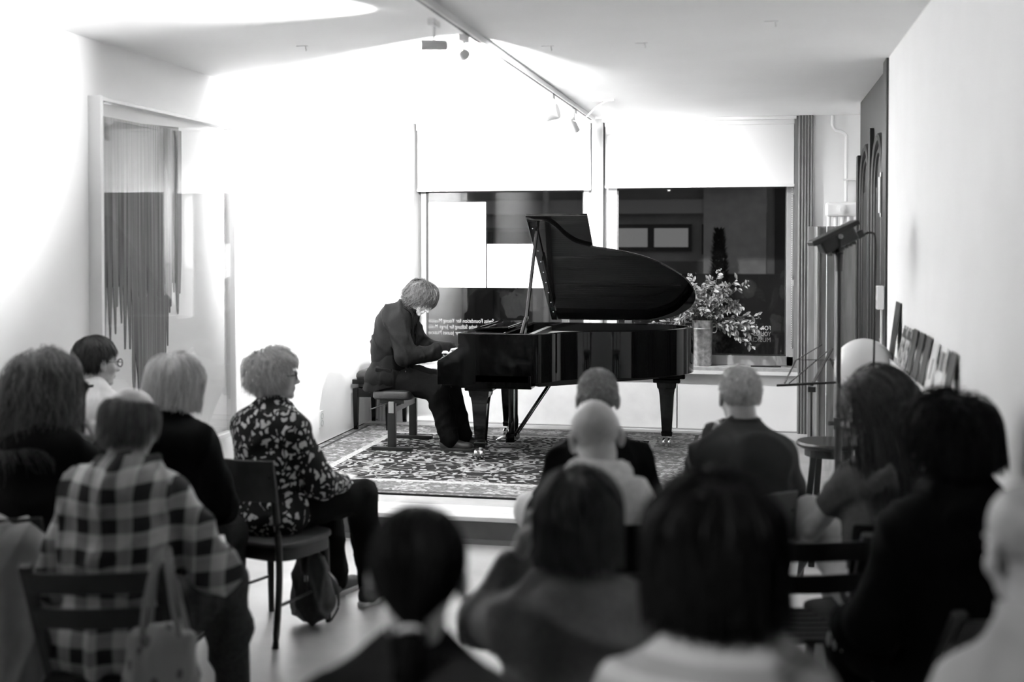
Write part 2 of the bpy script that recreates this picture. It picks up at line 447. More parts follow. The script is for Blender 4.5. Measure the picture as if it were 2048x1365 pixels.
# radiator and heating pipe
rd = thing('radiator', 'white column radiator on the back wall behind the wood panels', 'radiator', (0.60, YB-0.12, 0.45))
for i in range(7):
    obj('radiator_column', G().tube([(0.03+0.055*i, 0, 0.0), (0.03+0.055*i, 0, 1.66)], 0.018, 10), M_WHITEM, rd, smooth=True)
obj('top_rail', G().span((0, -0.045, 1.60), (0.40, 0.045, 1.72)), M_WHITEM, rd, bevel=0.02)
obj('bottom_rail', G().span((0, -0.045, -0.02), (0.40, 0.045, 0.09)), M_WHITEM, rd, bevel=0.02)
g = G().lathe([(0.0,0),(0.045,0),(0.045,0.012),(0.032,0.014),(0.032,0.022),(0.018,0.024),(0.018,0.034),(0,0.034)], 20, (0.13, -0.045, 1.655), rotx(PI/2))
obj('valve_cap', g, M_WHITEM, rd, smooth=True)
P = spline([(0.66,YB-0.05,2.92),(0.66,YB-0.05,2.83),(0.69,YB-0.05,2.79),(0.73,YB-0.05,2.78),(0.77,YB-0.05,2.75),(0.775,YB-0.05,2.68),(0.775,YB-0.05,2.18)], 40)
hp = tag(obj('heating_pipe', G().tube(P, 0.014, 10), M_WHITEM, smooth=True), 'thin white heating pipe bending down from ceiling to radiator', 'pipe')
obj('pipe_clamp', G().span((0.755,YB-0.07,2.36),(0.85,YB,2.375)), M_WHITEM, hp)
# veneer panels standing in front of the radiator
m_ven = mat('grey_veneer', 0.22, 0.30, var=0.22, vscale=3, stretch=(9,9,0.8))
for i, (x0, x1, lab) in enumerate(((0.452, 0.598, 'narrow grey veneer panel left of the bright gap beside the window'), (0.606, 0.96, 'broad grey veneer panel with wood grain standing behind the floodlight'))):
    t = tag(obj('veneer_panel', G().span((x0, 10.40, S), (x1, 10.425, 1.965)), m_ven, bevel=0.003), lab, 'panel', 'panels hiding the radiator')
    cx, rw = ((x0+x1)/2, 0.062) if i == 0 else (x0+0.085, 0.075)
    obj('rounded_rib', G().tube([(cx, 10.40, S+0.005), (cx, 10.40, 1.96)], rw, 24, flat=0.35), m_ven, t, smooth=True)
# ================================================================== TRACK, LAMPS, CEILING
tk = thing('lighting_track', 'white ceiling lighting track running from audience to window', 'track', (-1.47, 3.0, HC))
obj('rail', G().span((-0.019, -4.6, -0.034), (0.019, 7.35, 0)), M_WHITEM, tk, bevel=0.003)
obj('slot', G().span((-0.007, -4.58, -0.0355), (0.007, 7.34, -0.0335)), mat('track_slot', 0.03, 0.5), tk)
obj('end_feed', G().span((-0.022, 7.33, -0.04), (0.022, 7.44, 0)), M_WHITEM, tk, bevel=0.003)
tk.rotation_euler = (0, 0, -0.012)
LAMP_LABELS = [
    'white track spotlight closest to the audience aimed at the right wall',
    'white track spotlight above the audience aimed at the left wall',
    'white cylinder track spotlight pointing left below the ceiling track',
    'white track spotlight showing its round back, aimed at the windows',
    'white track spotlight over the stage aimed at the corner behind the pianist',
    'white track spotlight farthest from the windows aimed down at the audience',
    'added fill spotlight at the middle of the track brightening the plant',
    'white track spotlight closest to the windows tilted down at the parapet']
m_led = mat('lamp_lens', 0.9, 0.4, emit=20.0)
def lamp(i, pos, d, cone, watts, rr=0.026, hl=0.065):
    pos = np.array(pos); d = unit(d)
    t = thing('track_spotlight', LAMP_LABELS[i], 'spotlight', tuple(pos), 0, 'spotlights on the ceiling track')
    R = frame(d); Rz = np.stack([R[:,0], -R[:,2], R[:,1]], 1)     # local z -> d
    obj('housing', G().lathe([(0.0,-hl),(rr-0.004,-hl),(rr,-hl+0.005),(rr,hl-0.005),(rr-0.003,hl),(rr-0.006,hl),(rr-0.006,hl-0.02),(0.0,hl-0.02)], 28, (0,0,0), Rz), M_WHITEM, t, smooth=True)
    obj('lens', G().lathe([(0,hl-0.018),(rr-0.007,hl-0.018),(rr-0.007,hl-0.014),(0,hl-0.014)], 20, (0,0,0), Rz), m_led, t)
    top = HC-0.036-pos[2]
    obj('arm', G().cyl((0,0,0.0),(0,0,top-0.03),0.006,n=10), M_WHITEM, t, smooth=True)
    obj('adapter', G().span((-0.018,-0.055,top-0.032),(0.018,0.055,top)), M_WHITEM, t, bevel=0.004)
    ld = bpy.data.lights.new('spot_light', 'SPOT'); ld.energy = watts; ld.spot_size = math.radians(cone); ld.spot_blend = 1.0; ld.shadow_soft_size = 0.03
    lo = bpy.data.objects.new('spot_light', ld); COL.objects.link(lo); lo.parent = t
    lo.location = tuple(d*(hl+0.01))
    lo.rotation_euler = Vector(d).to_track_quat('-Z', 'Y').to_euler()
    return t
for i, L_ in enumerate(LAMPS): lamp(i, *L_)
# loose cable from the ceiling to the track end
P = spline([(-1.10,9.20,HC-0.002),(-1.20,9.26,HC-0.05),(-1.30,9.35,HC-0.12),(-1.40,9.45,HC-0.13),(-1.46,9.5,HC-0.06)], 24)
cb = tag(obj('ceiling_cable', G().tube(P, 0.006, 8), M_WHITEM, smooth=True), 'thin white cable looping from ceiling plate to the track', 'cable')
obj('ceiling_plate', G().span((-1.22,9.17,HC-0.012),(-1.05,9.21,HC)), M_WHITEM, cb, bevel=0.003)
for (x, y, lab) in ((-2.47,6.35,'small ceiling hook near the left wall above the artwork'), (-0.608,6.62,'small ceiling hook in the middle of the grey ceiling'), (0.08,6.10,'small ceiling hook near the right wall'), (-1.13,6.62,'small ceiling hook beside the lighting track'),(-1.75,6.6,'small ceiling hook left of the lighting track')):
    t = thing('ceiling_hook', lab, 'hook', (x, y, HC), 0, 'hooks in the ceiling')
    obj('plate', G().span((-0.035,-0.006,-0.003),(0.035,0.006,0)), M_CEIL, t, bevel=0.001)
    obj('hook', G().tube(spline([(0.02,0,0),(0.02,0,-0.015),(0.024,0,-0.022),(0.02,0,-0.028)],12),0.0022,6), M_STEEL, t, smooth=True)

# ================================================================== FRAMED ARTWORK on the left wall
aw = thing('framed_artwork', 'large framed artwork of dark vertical drips behind glass', 'artwork', (XL, 6.72, 0.56))
y0, y1, hz = -0.82, 0.835, 2.03
obj('backing_sheet', G().span((0.004, y0, 0), (0.012, y1, hz)), mat('art_paper', 0.78, 0.8), aw)
m_frw = mat('frame_white', 0.74, 0.4)
fd = 0.075
for nm, a, b in (('frame_side',(0.0,y0-0.028,-0.028),(fd,y0,hz+0.028)),('frame_side',(0.0,y1,-0.028),(fd,y1+0.02,hz+0.028)),('frame_rail',(0.0,y0,-0.028),(fd,y1,0)),('frame_rail',(0.0,y0,hz),(fd,y1,hz+0.02))):
    obj(nm, G().span(a, b), m_frw, aw, bevel=0.002)
m_drip = bpy.data.materials.new('dripping_ink'); m_drip.use_nodes = True
N, L, b = nodes_of(m_drip); b.inputs['Roughness'].default_value = 0.8
tc = N.new('ShaderNodeTexCoord'); mp = N.new('ShaderNodeMapping'); mp.inputs['Scale'].default_value = (1, 26, 0.35)
nz = N.new('ShaderNodeTexNoise'); nz.inputs['Scale'].default_value = 3; nz.inputs['Detail'].default_value = 6
cr = N.new('ShaderNodeValToRGB'); cr.color_ramp.elements[0].position = 0.3; cr.color_ramp.elements[0].color = (0.05,0.05,0.05,1); cr.color_ramp.elements[1].position = 0.72; cr.color_ramp.elements[1].color = (0.30,0.30,0.30,1)
L.new(tc.outputs['Object'], mp.inputs[0]); L.new(mp.outputs[0], nz.inputs[0]); L.new(nz.outputs[0], cr.inputs[0]); L.new(cr.outputs[0], b.inputs['Base Color'])
rr = random.Random(3)
def drips(ya, yb, zt, zfun, n, x, nm):
    for i in range(n):
        ww = (yb-ya)/n; yc = ya+ww*(i+0.5); zb = zfun((i+0.5)/n)+rr.uniform(-0.16, 0.10)
        k = 6; P = []
        sway = rr.uniform(-0.012, 0.02)
        for t in np.linspace(0, 1, k):
            P.append((x+rr.uniform(0,0.001), yc + sway*t*t, zt+(zb-zt)*t))
        wdt = ww*0.62
        g = G(); rings = []
        for j, p in enumerate(P):
            q = wdt*(1 if j < k-1 else 0.35)
            rings.append(np.array([(p[0],p[1]-q,p[2]),(p[0]+0.002,p[1]-q,p[2]),(p[0]+0.002,p[1]+q,p[2]),(p[0],p[1]+q,p[2])]))
        g.loft(rings); obj(nm, g, m_drip, aw)
drips(-0.76, 0.19, 1.96, lambda t: 0.72+0.22*abs(t-0.42) if t > 0.28 and t < 0.82 else 0.80+0.1*t, 30, 0.013, 'ink_drip')
drips(-0.42, -0.02, 0.95, lambda t: 0.36+0.15*abs(t-0.5), 14, 0.0135, 'ink_drip')
obj('ink_wash', G().prism(np.array([(-0.77,0.36),(0.17,0.36),(0.19,0.55),(0.165,0.60),(0.16,1.32),(-0.77,1.28)])*1.0, 0, 0.001), m_drip, aw)
aw.children[-1].rotation_euler = (PI/2, 0, PI/2); aw.children[-1].location = (0.0125, 0, 0.66)
m_artglass = bpy.data.materials.new('picture_glass'); m_artglass.use_nodes = True
N, L, b = nodes_of(m_artglass); N.remove(b)
gl = N.new('ShaderNodeBsdfGlossy'); gl.inputs['Roughness'].default_value = 0.02
tr = N.new('ShaderNodeBsdfTransparent'); mx = N.new('ShaderNodeMixShader')
L.new(schlick(N, L, 0.035), mx.inputs[0]); L.new(tr.outputs[0], mx.inputs[1]); L.new(gl.outputs[0], mx.inputs[2]); L.new(mx.outputs[0], N['Material Output'].inputs['Surface'])
obj('glass', G().span((0.055, y0, 0), (0.058, y1, hz)), m_artglass, aw)

# wall socket
sk = thing('wall_socket', 'white power socket plate low on the left wall', 'socket', (XL, 9.38, 0.37))
obj('plate', G().span((0,-0.04,-0.07),(0.012,0.04,0.07)), M_WHITE, sk, bevel=0.004)
obj('socket_insert', G().lathe([(0,0.010),(0.026,0.010),(0.026,0.015),(0.022,0.015),(0.020,0.011),(0,0.011)], 18, (0,0,0.025), roty(PI/2)), mat('socket_grey', 0.45, 0.4), sk)
obj('socket_insert', G().lathe([(0,0.010),(0.026,0.010),(0.026,0.015),(0.022,0.015),(0.020,0.011),(0,0.011)], 18, (0,0,-0.035), roty(PI/2)), MATS['socket_grey'], sk)

# ================================================================== RUG
rg = thing('persian_rug', 'large patterned persian rug under the piano and benches', 'rug', (-1.93, 8.98, S))
m_rug = bpy.data.materials.new('rug_pile'); m_rug.use_nodes = True
N, L, b = nodes_of(m_rug); b.inputs['Roughness'].default_value = 0.95; b.inputs['Specular IOR Level'].default_value = 0.1
def nd(t, **k):
    n = N.new(t)
    for a, v in k.items():
        if a in n.inputs: n.inputs[a].default_value = v
        else: setattr(n, a, v)
    return n
def mth(op, a, b_=None, c=None):
    n = N.new('ShaderNodeMath'); n.operation = op
    for i, v in enumerate((a, b_, c)):
        if v is None: continue
        if isinstance(v, (int, float)): n.inputs[i].default_value = v
        else: L.new(v, n.inputs[i])
    return n.outputs[0]
tc = nd('ShaderNodeTexCoord'); sp = nd('ShaderNodeSeparateXYZ'); L.new(tc.outputs['Object'], sp.inputs[0])
ax = mth('ABSOLUTE', sp.outputs[0]); ay = mth('ABSOLUTE', sp.outputs[1])
cx = nd('ShaderNodeCombineXYZ'); L.new(ax, cx.inputs[0]); L.new(sp.outputs[1], cx.inputs[1])
wn = nd('ShaderNodeTexNoise'); wn.inputs['Scale'].default_value = 7.0; wn.inputs['Detail'].default_value = 2
L.new(cx.outputs[0], wn.inputs[0])
wm = nd('ShaderNodeVectorMath'); wm.operation = 'SCALE'; wm.inputs['Scale'].default_value = 0.10; L.new(wn.outputs['Color'], wm.inputs[0])
wa = nd('ShaderNodeVectorMath'); wa.operation = 'ADD'; L.new(cx.outputs[0], wa.inputs[0]); L.new(wm.outputs[0], wa.inputs[1])
v1 = nd('ShaderNodeTexVoronoi'); v1.inputs['Scale'].default_value = 3.6; v1.inputs['Randomness'].default_value = 0.75; L.new(wa.outputs[0], v1.inputs[0])
v2 = nd('ShaderNodeTexVoronoi'); v2.inputs['Scale'].default_value = 15; L.new(wa.outputs[0], v2.inputs[0])
v3 = nd('ShaderNodeTexVoronoi'); v3.feature = 'DISTANCE_TO_EDGE'; v3.inputs['Scale'].default_value = 5.5; L.new(wa.outputs[0], v3.inputs[0])
# flower rosettes: concentric rings in voronoi cells, small leaves, vines
ring = mth('SINE', mth('MULTIPLY', v1.outputs['Distance'], 40.0))
ro = mth('MULTIPLY', mth('GREATER_THAN', ring, 0.15), mth('LESS_THAN', v1.outputs['Distance'], 0.42))
leaf = mth('LESS_THAN', v2.outputs['Distance'], 0.34)
vine = mth('LESS_THAN', v3.outputs['Distance'], 0.035)
pat = mth('MAXIMUM', mth('MAXIMUM', mth('MULTIPLY', ro, 0.62), mth('MULTIPLY', leaf, 0.8)), mth('MULTIPLY', vine, 0.3))
fn = nd('ShaderNodeTexNoise'); fn.inputs['Scale'].default_value = 60; fn.inputs['Detail'].default_value = 3; L.new(tc.outputs['Object'], fn.inputs[0])
grain = mth('MULTIPLY_ADD', fn.outputs[0], 1.7, 0.1)
# border distance: 0 at edge
bx_ = mth('SUBTRACT', 1.55, ax); by_ = mth('SUBTRACT', 1.44, ay); bd = mth('MINIMUM', bx_, by_)
inb = mth('LESS_THAN', bd, 0.46)
strip = mth('MULTIPLY', mth('GREATER_THAN', bd, 0.40), inb)
strip2 = mth('MULTIPLY', mth('GREATER_THAN', bd, 0.07), mth('LESS_THAN', bd, 0.10))
edge = mth('LESS_THAN', bd, 0.022)
fieldc = mth('MULTIPLY_ADD', pat, 0.42, 0.016)
bordc = mth('MULTIPLY_ADD', pat, 0.26, 0.15)
def mixv(f, a, b_): return mth('ADD', mth('MULTIPLY', f, b_), mth('MULTIPLY', mth('SUBTRACT', 1.0, f), a))
c = mixv(inb, fieldc, bordc)
c = mixv(strip, c, 0.42); c = mixv(strip2, c, 0.06); c = mth('MULTIPLY', c, grain); c = mixv(edge, c, 0.012)
L.new(c, b.inputs['Base Color'])
bp = nd('ShaderNodeBump'); bp.inputs['Strength'].default_value = 0.4; bp.inputs['Distance'].default_value = 0.004; L.new(fn.outputs[0], bp.inputs['Height']); L.new(bp.outputs[0], b.inputs['Normal'])
obj('pile', G().span((-1.55,-1.44,0),(1.55,1.44,0.010)), m_rug, rg)
g = G()
for i in range(240):
    y = -1.43+2.86*i/239; a = rr.uniform(-0.02,0.02); g.bar((-1.55,y,0.004),(-1.60,y+a,0.003),0.006,0.003)
fr_ = obj('fringe', g, M_PAPER, rg); fr_['kind'] = 'stuff'

# ================================================================== GRAND PIANO
PX, PY = -2.34, 8.76
pn = thing('grand_piano', 'glossy black grand piano with raised lid on the rug', 'piano', (PX, PY, S+0.01))
curve = spline([(0.70,0.0),(0.79,0.012),(0.86,0.10),(0.91,0.20),(0.985,0.295),(1.11,0.36),(1.35,0.435),(1.54,0.53),(1.70,0.67),(1.81,0.82),(1.865,1.0),(1.845,1.16),(1.72,1.32),(1.58,1.39),(1.46,1.42)], 60)
out = np.vstack([[(0.16,0.0)], curve, [(0.16,1.42)]])
def inset(P, d):
    Q = []; n = len(P)
    for i in range(n):
        a, c, b_ = P[i-1], P[i], P[(i+1) % n]
        n1 = np.array([-(c-a)[1], (c-a)[0]]); n2 = np.array([-(b_-c)[1], (b_-c)[0]])
        n1 = n1/(np.linalg.norm(n1)+1e-9); n2 = n2/(np.linalg.norm(n2)+1e-9)
        m_ = n1+n2; m_ = m_/max(m_@m_, 0.3)*2*0.5*2; m_ = m_/max(1e-9, 1) 
        Q.append(c + (n1+n2)/max(1+n1@n2, 0.35)*d)
    return np.array(Q)
inn = inset(out, 0.055)
zr0, zr1 = 0.60, 0.965
def ringmesh(o_, i_, z0, z1):
    g = G(); k = len(o_)
    A = np.column_stack([o_, np.full(k,z0)]); B = np.column_stack([o_, np.full(k,z1)]); C = np.column_stack([i_, np.full(k,z1)]); D = np.column_stack([i_, np.full(k,z0)])
    V = np.concatenate([A,B,C,D]); F = []
    for j in range(k):
        j2 = (j+1) % k
        for a in range(4):
            b_ = (a+1) % 4
            F.append((a*k+j, a*k+j2, b_*k+j2, b_*k+j))
    g.add(V, F); return g
obj('rim', ringmesh(out, inn, zr0, zr1), M_BLACKL, pn, smooth=True, bevel=0.003)
obj('bottom_board', G().prism(inset(out,0.03), zr0+0.005, zr0+0.03), M_BLACKW, pn)
obj('soundboard', G().prism(inset(out,0.05), 0.78, 0.79), mat('spruce', 0.35, 0.5, var=0.2, vscale=4, stretch=(1,14,1)), pn)
m_plate = mat('gilded_iron_plate', 0.42, 0.35, metal=0.7)
obj('iron_plate', ringmesh(inset(out,0.056), inset(out,0.16), 0.83, 0.86), m_plate, pn)
for y in (0.35, 0.62, 0.90, 1.15):
    x1 = 1.0 if y < 0.4 else (1.55 if y < 0.7 else 1.74)
    obj('plate_strut', G().span((0.55,y-0.015,0.85),(x1,y+0.015,0.885)), m_plate, pn, bevel=0.004)
obj('pin_block', G().span((0.44,0.06,0.84),(0.62,1.36,0.875)), m_plate, pn, bevel=0.005)
g = G()
for i in range(70):
    y = 0.10+1.24*i/69; xe = np.interp(y, [0.08,0.25,0.36,0.5,0.8,1.0,1.34], [0.86,0.93,1.08,1.45,1.70,1.76,1.62])-0.03
    g.bar((0.56,y,0.893),(xe,y+0.02,0.89),0.0022,0.0022)
o = obj('strings', g, M_STEEL, pn); o['kind'] = 'stuff'
obj('damper_rail', G().span((0.62,0.10,0.90),(0.66,1.30,0.935)), M_BLACKW, pn)
# key bed, cheeks, key slip
obj('key_bed', G().span((0.03,0.0,0.565),(0.72,1.42,0.655)), M_BLACKL, pn, bevel=0.004)
prof = [(0.0,0.575),(0.0,0.745),(0.01,0.765)] + [(0.16-0.145*math.cos(a)*0.98, 0.765+0.0+0.09*(1-math.sin(PI/2-a))) for a in np.linspace(0.25,PI/2,8)] + [(0.16,0.90),(0.16,0.965),(0.30,0.965),(0.30,0.575)]
for y in (-0.002, 1.362):
    g = G(); k = len(prof); A = np.array([(x,y,z) for x,z in prof]); B = A+np.array([0,0.06,0]); g.loft([A,B])
    obj('key_arm', g, M_BLACKL, pn, smooth=True, bevel=0.003)
obj('key_slip', G().span((0.012,0.058,0.655),(0.035,1.362,0.715)), M_BLACKL, pn, bevel=0.003)
for y in (0.058, 1.30):
    obj('key_block', G().span((0.035,y,0.655),(0.19,y+0.062,0.735)), M_BLACKL, pn, bevel=0.003)
obj('fallboard', G().span((0.185,0.058,0.74),(0.21,1.362,0.93)), M_BLACKL, pn, bevel=0.004)
m_ivory = mat('white_key_ivory', 0.78, 0.3)
kw = 1.18/52; wk = None
for i in range(52):
    if wk is None: wk = obj('white_key', G().span((0,0,0),(0.15,kw-0.001,0.022)), m_ivory, pn, bevel=0.001); o = wk
    else: o = wk.copy(); COL.objects.link(o); o.parent = pn
    o.location = (0.036, 0.121+kw*i, 0.705)
bk = None
for i in range(51):
    if (i+5) % 7 in (2, 6): continue
    if bk is None: bk = obj('black_key', G().span((0,-0.005,0),(0.095,0.005,0.012)), M_BLACKL, pn, bevel=0.001); o = bk
    else: o = bk.copy(); COL.objects.link(o); o.parent = pn
    o.location = (0.09, 0.121+kw*(i+1), 0.727)
# music desk folded flat, front cover rail
obj('music_desk', G().box((0.36,0.72,0.985),(0.26,0.86,0.014), roty(-0.05)), M_BLACKL, pn, bevel=0.003)
obj('desk_rail', G().span((0.22,0.06,0.955),(0.50,1.36,0.968)), M_BLACKL, pn, bevel=0.002)
obj('desk_ledge', G().span((0.24,0.30,0.972),(0.27,1.14,0.998)), M_BLACKL, pn, bevel=0.002)
# lid
TH = math.radians(35.5); ct, stt = math.cos(TH), math.sin(TH)
def lidpt(x, v, n): return (x, 1.42 - v*ct + n*stt, 0.985 + v*stt + n*ct)
lo_ = np.vstack([[(0.64,-0.02)], curve*1.0, [(0.64,1.42)]])
lo_ = np.array([(x+(0.012 if x > 1.2 else 0), y-0.012 if y < 1.2 else y) for x, y in lo_])
g = G(); g.loft([np.array([lidpt(x,1.42-y,0.0) for x,y in lo_]), np.array([lidpt(x,1.42-y,0.022) for x,y in lo_])])
ld_ = obj('lid', g, M_BLACKL, pn, smooth=True, bevel=0.003)
fl = [(0.63,-0.035),(1.105,-0.035),(1.105,1.42),(0.63,1.42)]
g = G(); g.loft([np.array([lidpt(x,1.42-y,0.026) for x,y in fl]), np.array([lidpt(x,1.42-y,0.048) for x,y in fl])])
obj('lid_flap', g, M_BLACKL, pn, bevel=0.003)
g = G(); g.loft([np.array([lidpt(x,v,0.0) for x,v in ((0.64,0.02),(0.64,1.44),(0.72,1.44),(0.70,0.02))]), np.array([lidpt(x,v,-0.014) for x,v in ((0.645,0.02),(0.645,1.43),(0.71,1.43),(0.69,0.02))])])
obj('lid_batten', g, M_BLACKL, ld_, bevel=0.002)
for v in np.linspace(0.15,1.35,9):
    p = np.array(lidpt(0.675,v,-0.015)); obj('screw', G().ell(p,(0.005,0.005,0.005),8,6), M_STEEL, ld_)
for x in (0.76, 1.30):
    obj('lid_hinge', G().span((x-0.03,1.405,0.955),(x+0.03,1.43,0.99)).cyl((x-0.03,1.432,0.985),(x+0.03,1.432,0.985),0.008,n=8), M_BRASS, pn)
pt = np.array(lidpt(0.70,1.30,-0.005)); pf = np.array((0.665,0.035,0.955))
g = G(); g.bar(pf,pt,0.030,0.022,up=(1,0,0)); obj('lid_prop', g, M_BLACKL, pn, bevel=0.003)
g = G(); g.bar(pf+np.array([-0.02,0,-0.0]),pf+(pt-pf)*0.16,0.062,0.026,up=(1,0,0)); obj('prop_foot', g, M_BLACKL, pn, bevel=0.006)
pt2 = np.array(lidpt(0.72,0.72,-0.01)); 
g = G(); g.bar(np.array(lidpt(0.70,0.95,-0.02)),np.array(lidpt(0.70,0.28,-0.02)),0.05,0.016,up=(1,0,0)); obj('short_prop', g, M_BLACKL, ld_, bevel=0.003)
# legs with brackets and brass casters
def leg(x, y):
    g = G(); rings = []
    for z, h in ((0.0+0.085,0.042),(0.12,0.046),(0.125,0.040),(0.42,0.058),(0.47,0.066),(0.48,0.075),(0.56,0.085)):
        rings.append(np.array([(x+a*h,y+b_*h,z) for a,b_ in ((-1,-1),(1,-1),(1,1),(-1,1))]))
    g.loft(rings); lg = obj('leg', g, M_BLACKL, pn, bevel=0.004)
    g = G(); g.span((x-0.15,y-0.10,0.555),(x+0.15,y+0.10,0.60)); obj('leg_bracket', g, M_BLACKL, lg, bevel=0.01)
    g = G(); g.span((x-0.11,y-0.09,0.52),(x+0.11,y+0.09,0.557)); obj('leg_bracket', g, M_BLACKL, lg, bevel=0.01)
    obj('caster_fork', G().cyl((x,y,0.09),(x,y,0.055),0.018,n=12).span((x-0.012,y-0.07,0.03),(x+0.012,y+0.0,0.06)), M_BRASS, lg, smooth=True)
    for s in (-0.022, 0.022):
        obj('caster_wheel', G().lathe([(0,-0.010),(0.036,-0.010),(0.038,-0.006),(0.038,0.006),(0.036,0.010),(0.02,0.010),(0.018,0.013),(0,0.013)], 20, (x+s,y-0.055,0.038), roty(PI/2)), M_BRASS, lg, smooth=True)
leg(0.30, 0.17); leg(0.30, 1.24); leg(1.66, 0.98)
# lyre with pedals and brace rods
ly = obj('lyre', G().span((0.40,0.62,0.045),(0.47,0.86,0.12)), M_BLACKL, pn, bevel=0.006)
for y in (0.655, 0.825):
    obj('lyre_post', G().lathe([(0.022,0.12),(0.026,0.2),(0.02,0.25),(0.02,0.5),(0.028,0.56)], 12, (0.44,y,0)), M_BLACKL, ly, smooth=True)
for y in (0.70, 0.74, 0.78):
    obj('pedal_rod', G().cyl((0.44,y,0.1),(0.44,y,0.57),0.004,n=8), M_BRASS, ly)
for y in (0.69, 0.74, 0.79):
    g = G(); g.tube(spline([(0.43,y,0.075),(0.36,y,0.07),(0.31,y,0.055)],10),[0.012]*6+[0.016]*5 if False else 0.013,10,flat=0.4); obj('pedal', g, M_BRASS, ly, smooth=True)
for y in (0.67, 0.81):
    g = G(); g.bar((0.46,y,0.09),(0.80,y,0.60),0.022,0.03,up=(0,1,0)); obj('lyre_brace', g, M_BLACKL, ly, bevel=0.004)
g = G(); g.bar((0.10,0.10,0.575),(0.72,0.10,0.575),0.16,0.05); obj('key_bed_beam', g, M_BLACKL, pn, bevel=0.006)
g = G(); g.bar((0.72,0.20,0.585),(1.66,1.0,0.585),0.10,0.06); obj('brace_beam', g, M_BLACKW, pn)

# ================================================================== BENCHES
bn = thing('adjustable_piano_bench', 'black padded piano bench with side knob by the left wall', 'bench', (-3.28, 10.32, S))
g = G(); rings = []
for z, k_ in ((0.455,0.97),(0.475,1.0),(0.50,0.985),(0.52,0.90),(0.532,0.70)):
    a = np.linspace(0,2*PI,32,endpoint=False); sx, sy = 0.165*k_, 0.27*k_
    rings.append(np.stack([sx*np.sign(np.cos(a))*np.abs(np.cos(a))**0.3, sy*np.sign(np.sin(a))*np.abs(np.sin(a))**0.3, np.full(32,z)],1))
g.loft(rings); obj('seat_cushion', g, M_LEATHER, bn, smooth=True)
obj('top_frame', G().span((-0.175,-0.28,0.415),(0.175,0.28,0.455)), M_BLACKL, bn, bevel=0.004)
obj('lift_frame', G().span((-0.13,-0.24,0.385),(0.13,0.24,0.415)), M_BLACKM, bn)
obj('apron', G().span((-0.165,-0.27,0.30),(0.165,-0.245,0.375)).span((-0.165,0.245,0.30),(0.165,0.27,0.375)).span((-0.165,-0.25,0.30),(-0.145,0.25,0.375)).span((0.145,-0.25,0.30),(0.165,0.25,0.375)), M_BLACKL, bn, bevel=0.003)
for sx in (-1,1):
    for sy in (-1,1):
        g = G(); rings = []
        for z, h in ((0.012,0.017),(0.30,0.024),(0.375,0.025)):
            rings.append(np.array([(sx*0.148+a*h,sy*0.253+b_*h,z) for a,b_ in ((-1,-1),(1,-1),(1,1),(-1,1))]))
        g.loft(rings); obj('leg', g, M_BLACKL, bn, bevel=0.003)
for s in (-1,1):
    obj('knob', G().lathe([(0,0),(0.012,0),(0.012,0.02),(0.030,0.022),(0.034,0.03),(0.034,0.05),(0.028,0.056),(0,0.056)], 18, (0.02,s*0.27,0.43), rotx(-s*PI/2)), M_BLACKL, bn, smooth=True)
b1 = thing('pianist_bench', 'low black bench on flat runners under the pianist', 'bench', (-2.80, 9.40, S+0.01))
g = G(); rings = []
for z, k_ in ((0.405,0.95),(0.42,1.0),(0.45,1.0),(0.472,0.97),(0.485,0.85)):
    a = np.linspace(0,2*PI,32,endpoint=False); sx, sy = 0.17*k_, 0.345*k_
    rings.append(np.stack([sx*np.sign(np.cos(a))*np.abs(np.cos(a))**0.35, sy*np.sign(np.sin(a))*np.abs(np.sin(a))**0.3, np.full(32,z)],1))
g.loft(rings); obj('seat_cushion', g, M_LEATHER, b1, smooth=True)
obj('seat_frame', G().span((-0.10,-0.31,0.375),(0.10,0.31,0.405)), M_BLACKM, b1, bevel=0.003)
for s in (-1,1):
    y = s*0.30
    obj('upright', G().span((-0.032,y-0.02,0.03),(0.032,y+0.02,0.38)), M_BLACKM, b1, bevel=0.004)
    obj('inner_tube', G().span((-0.022,y-0.028,0.30),(0.022,y+0.028,0.39)), M_STEEL, b1, bevel=0.002)
    obj('runner_foot', G().span((-0.165,y-0.025,0.0),(0.165,y+0.025,0.03)), M_BLACKM, b1, bevel=0.004)
obj('crossbar', G().span((-0.02,-0.29,0.30),(0.02,0.29,0.345)), M_BLACKM, b1, bevel=0.003)
obj('lift_lever', G().cyl((-0.05,-0.30,0.37),(-0.16,-0.36,0.33),0.006,n=8), M_BLACKM, b1, smooth=True)

# ================================================================== WINDOW BOARDS AND LETTERING
def board(x0, x1, z0, z1, lab):
    t = tag(obj('display_board', G().span((x0, YG-0.036, z0), (x1, YG-0.026, z1)), mat('white_board', 0.82, 0.6), bevel=0.002), lab, 'board', 'white boards in the window')
    obj('board_back', G().span((x0+0.005, YG-0.026, z0+0.005), (x1-0.005, YG-0.014, z1-0.005)), mat('card_grey', 0.5, 0.8), t)
board(-2.985, -2.434, 1.41, 2.205, 'tall white board on the window behind the pianist')
board(-2.422, -2.138, 1.41, 1.815, 'square white board left of the piano lid prop')
board(-2.132, -1.80, 1.41, 1.815, 'square white board partly behind the piano lid prop')
m_let = mat('window_lettering', 0.30, 0.6)
for body, zb in (('Swiss Foundation for Young Musicians', 1.078), ('Schweizerische Stiftung für Junge Musiker', 1.022), ('Fondation Suisse pour Jeunes Musiciens', 0.966)):
    t = text_obj('window_lettering', body, 0.055, m_let)
    wd = max(v.co.x for v in t.data.vertices)
    t.rotation_euler = (PI/2, 0, PI); t.location = (-2.365, YG-0.003, zb); t.scale = (0.66/ wd, 1, 1)
    tag(t, 'mirrored line of white window lettering reading ' + body, 'lettering', 'lettering on the window left of the piano')
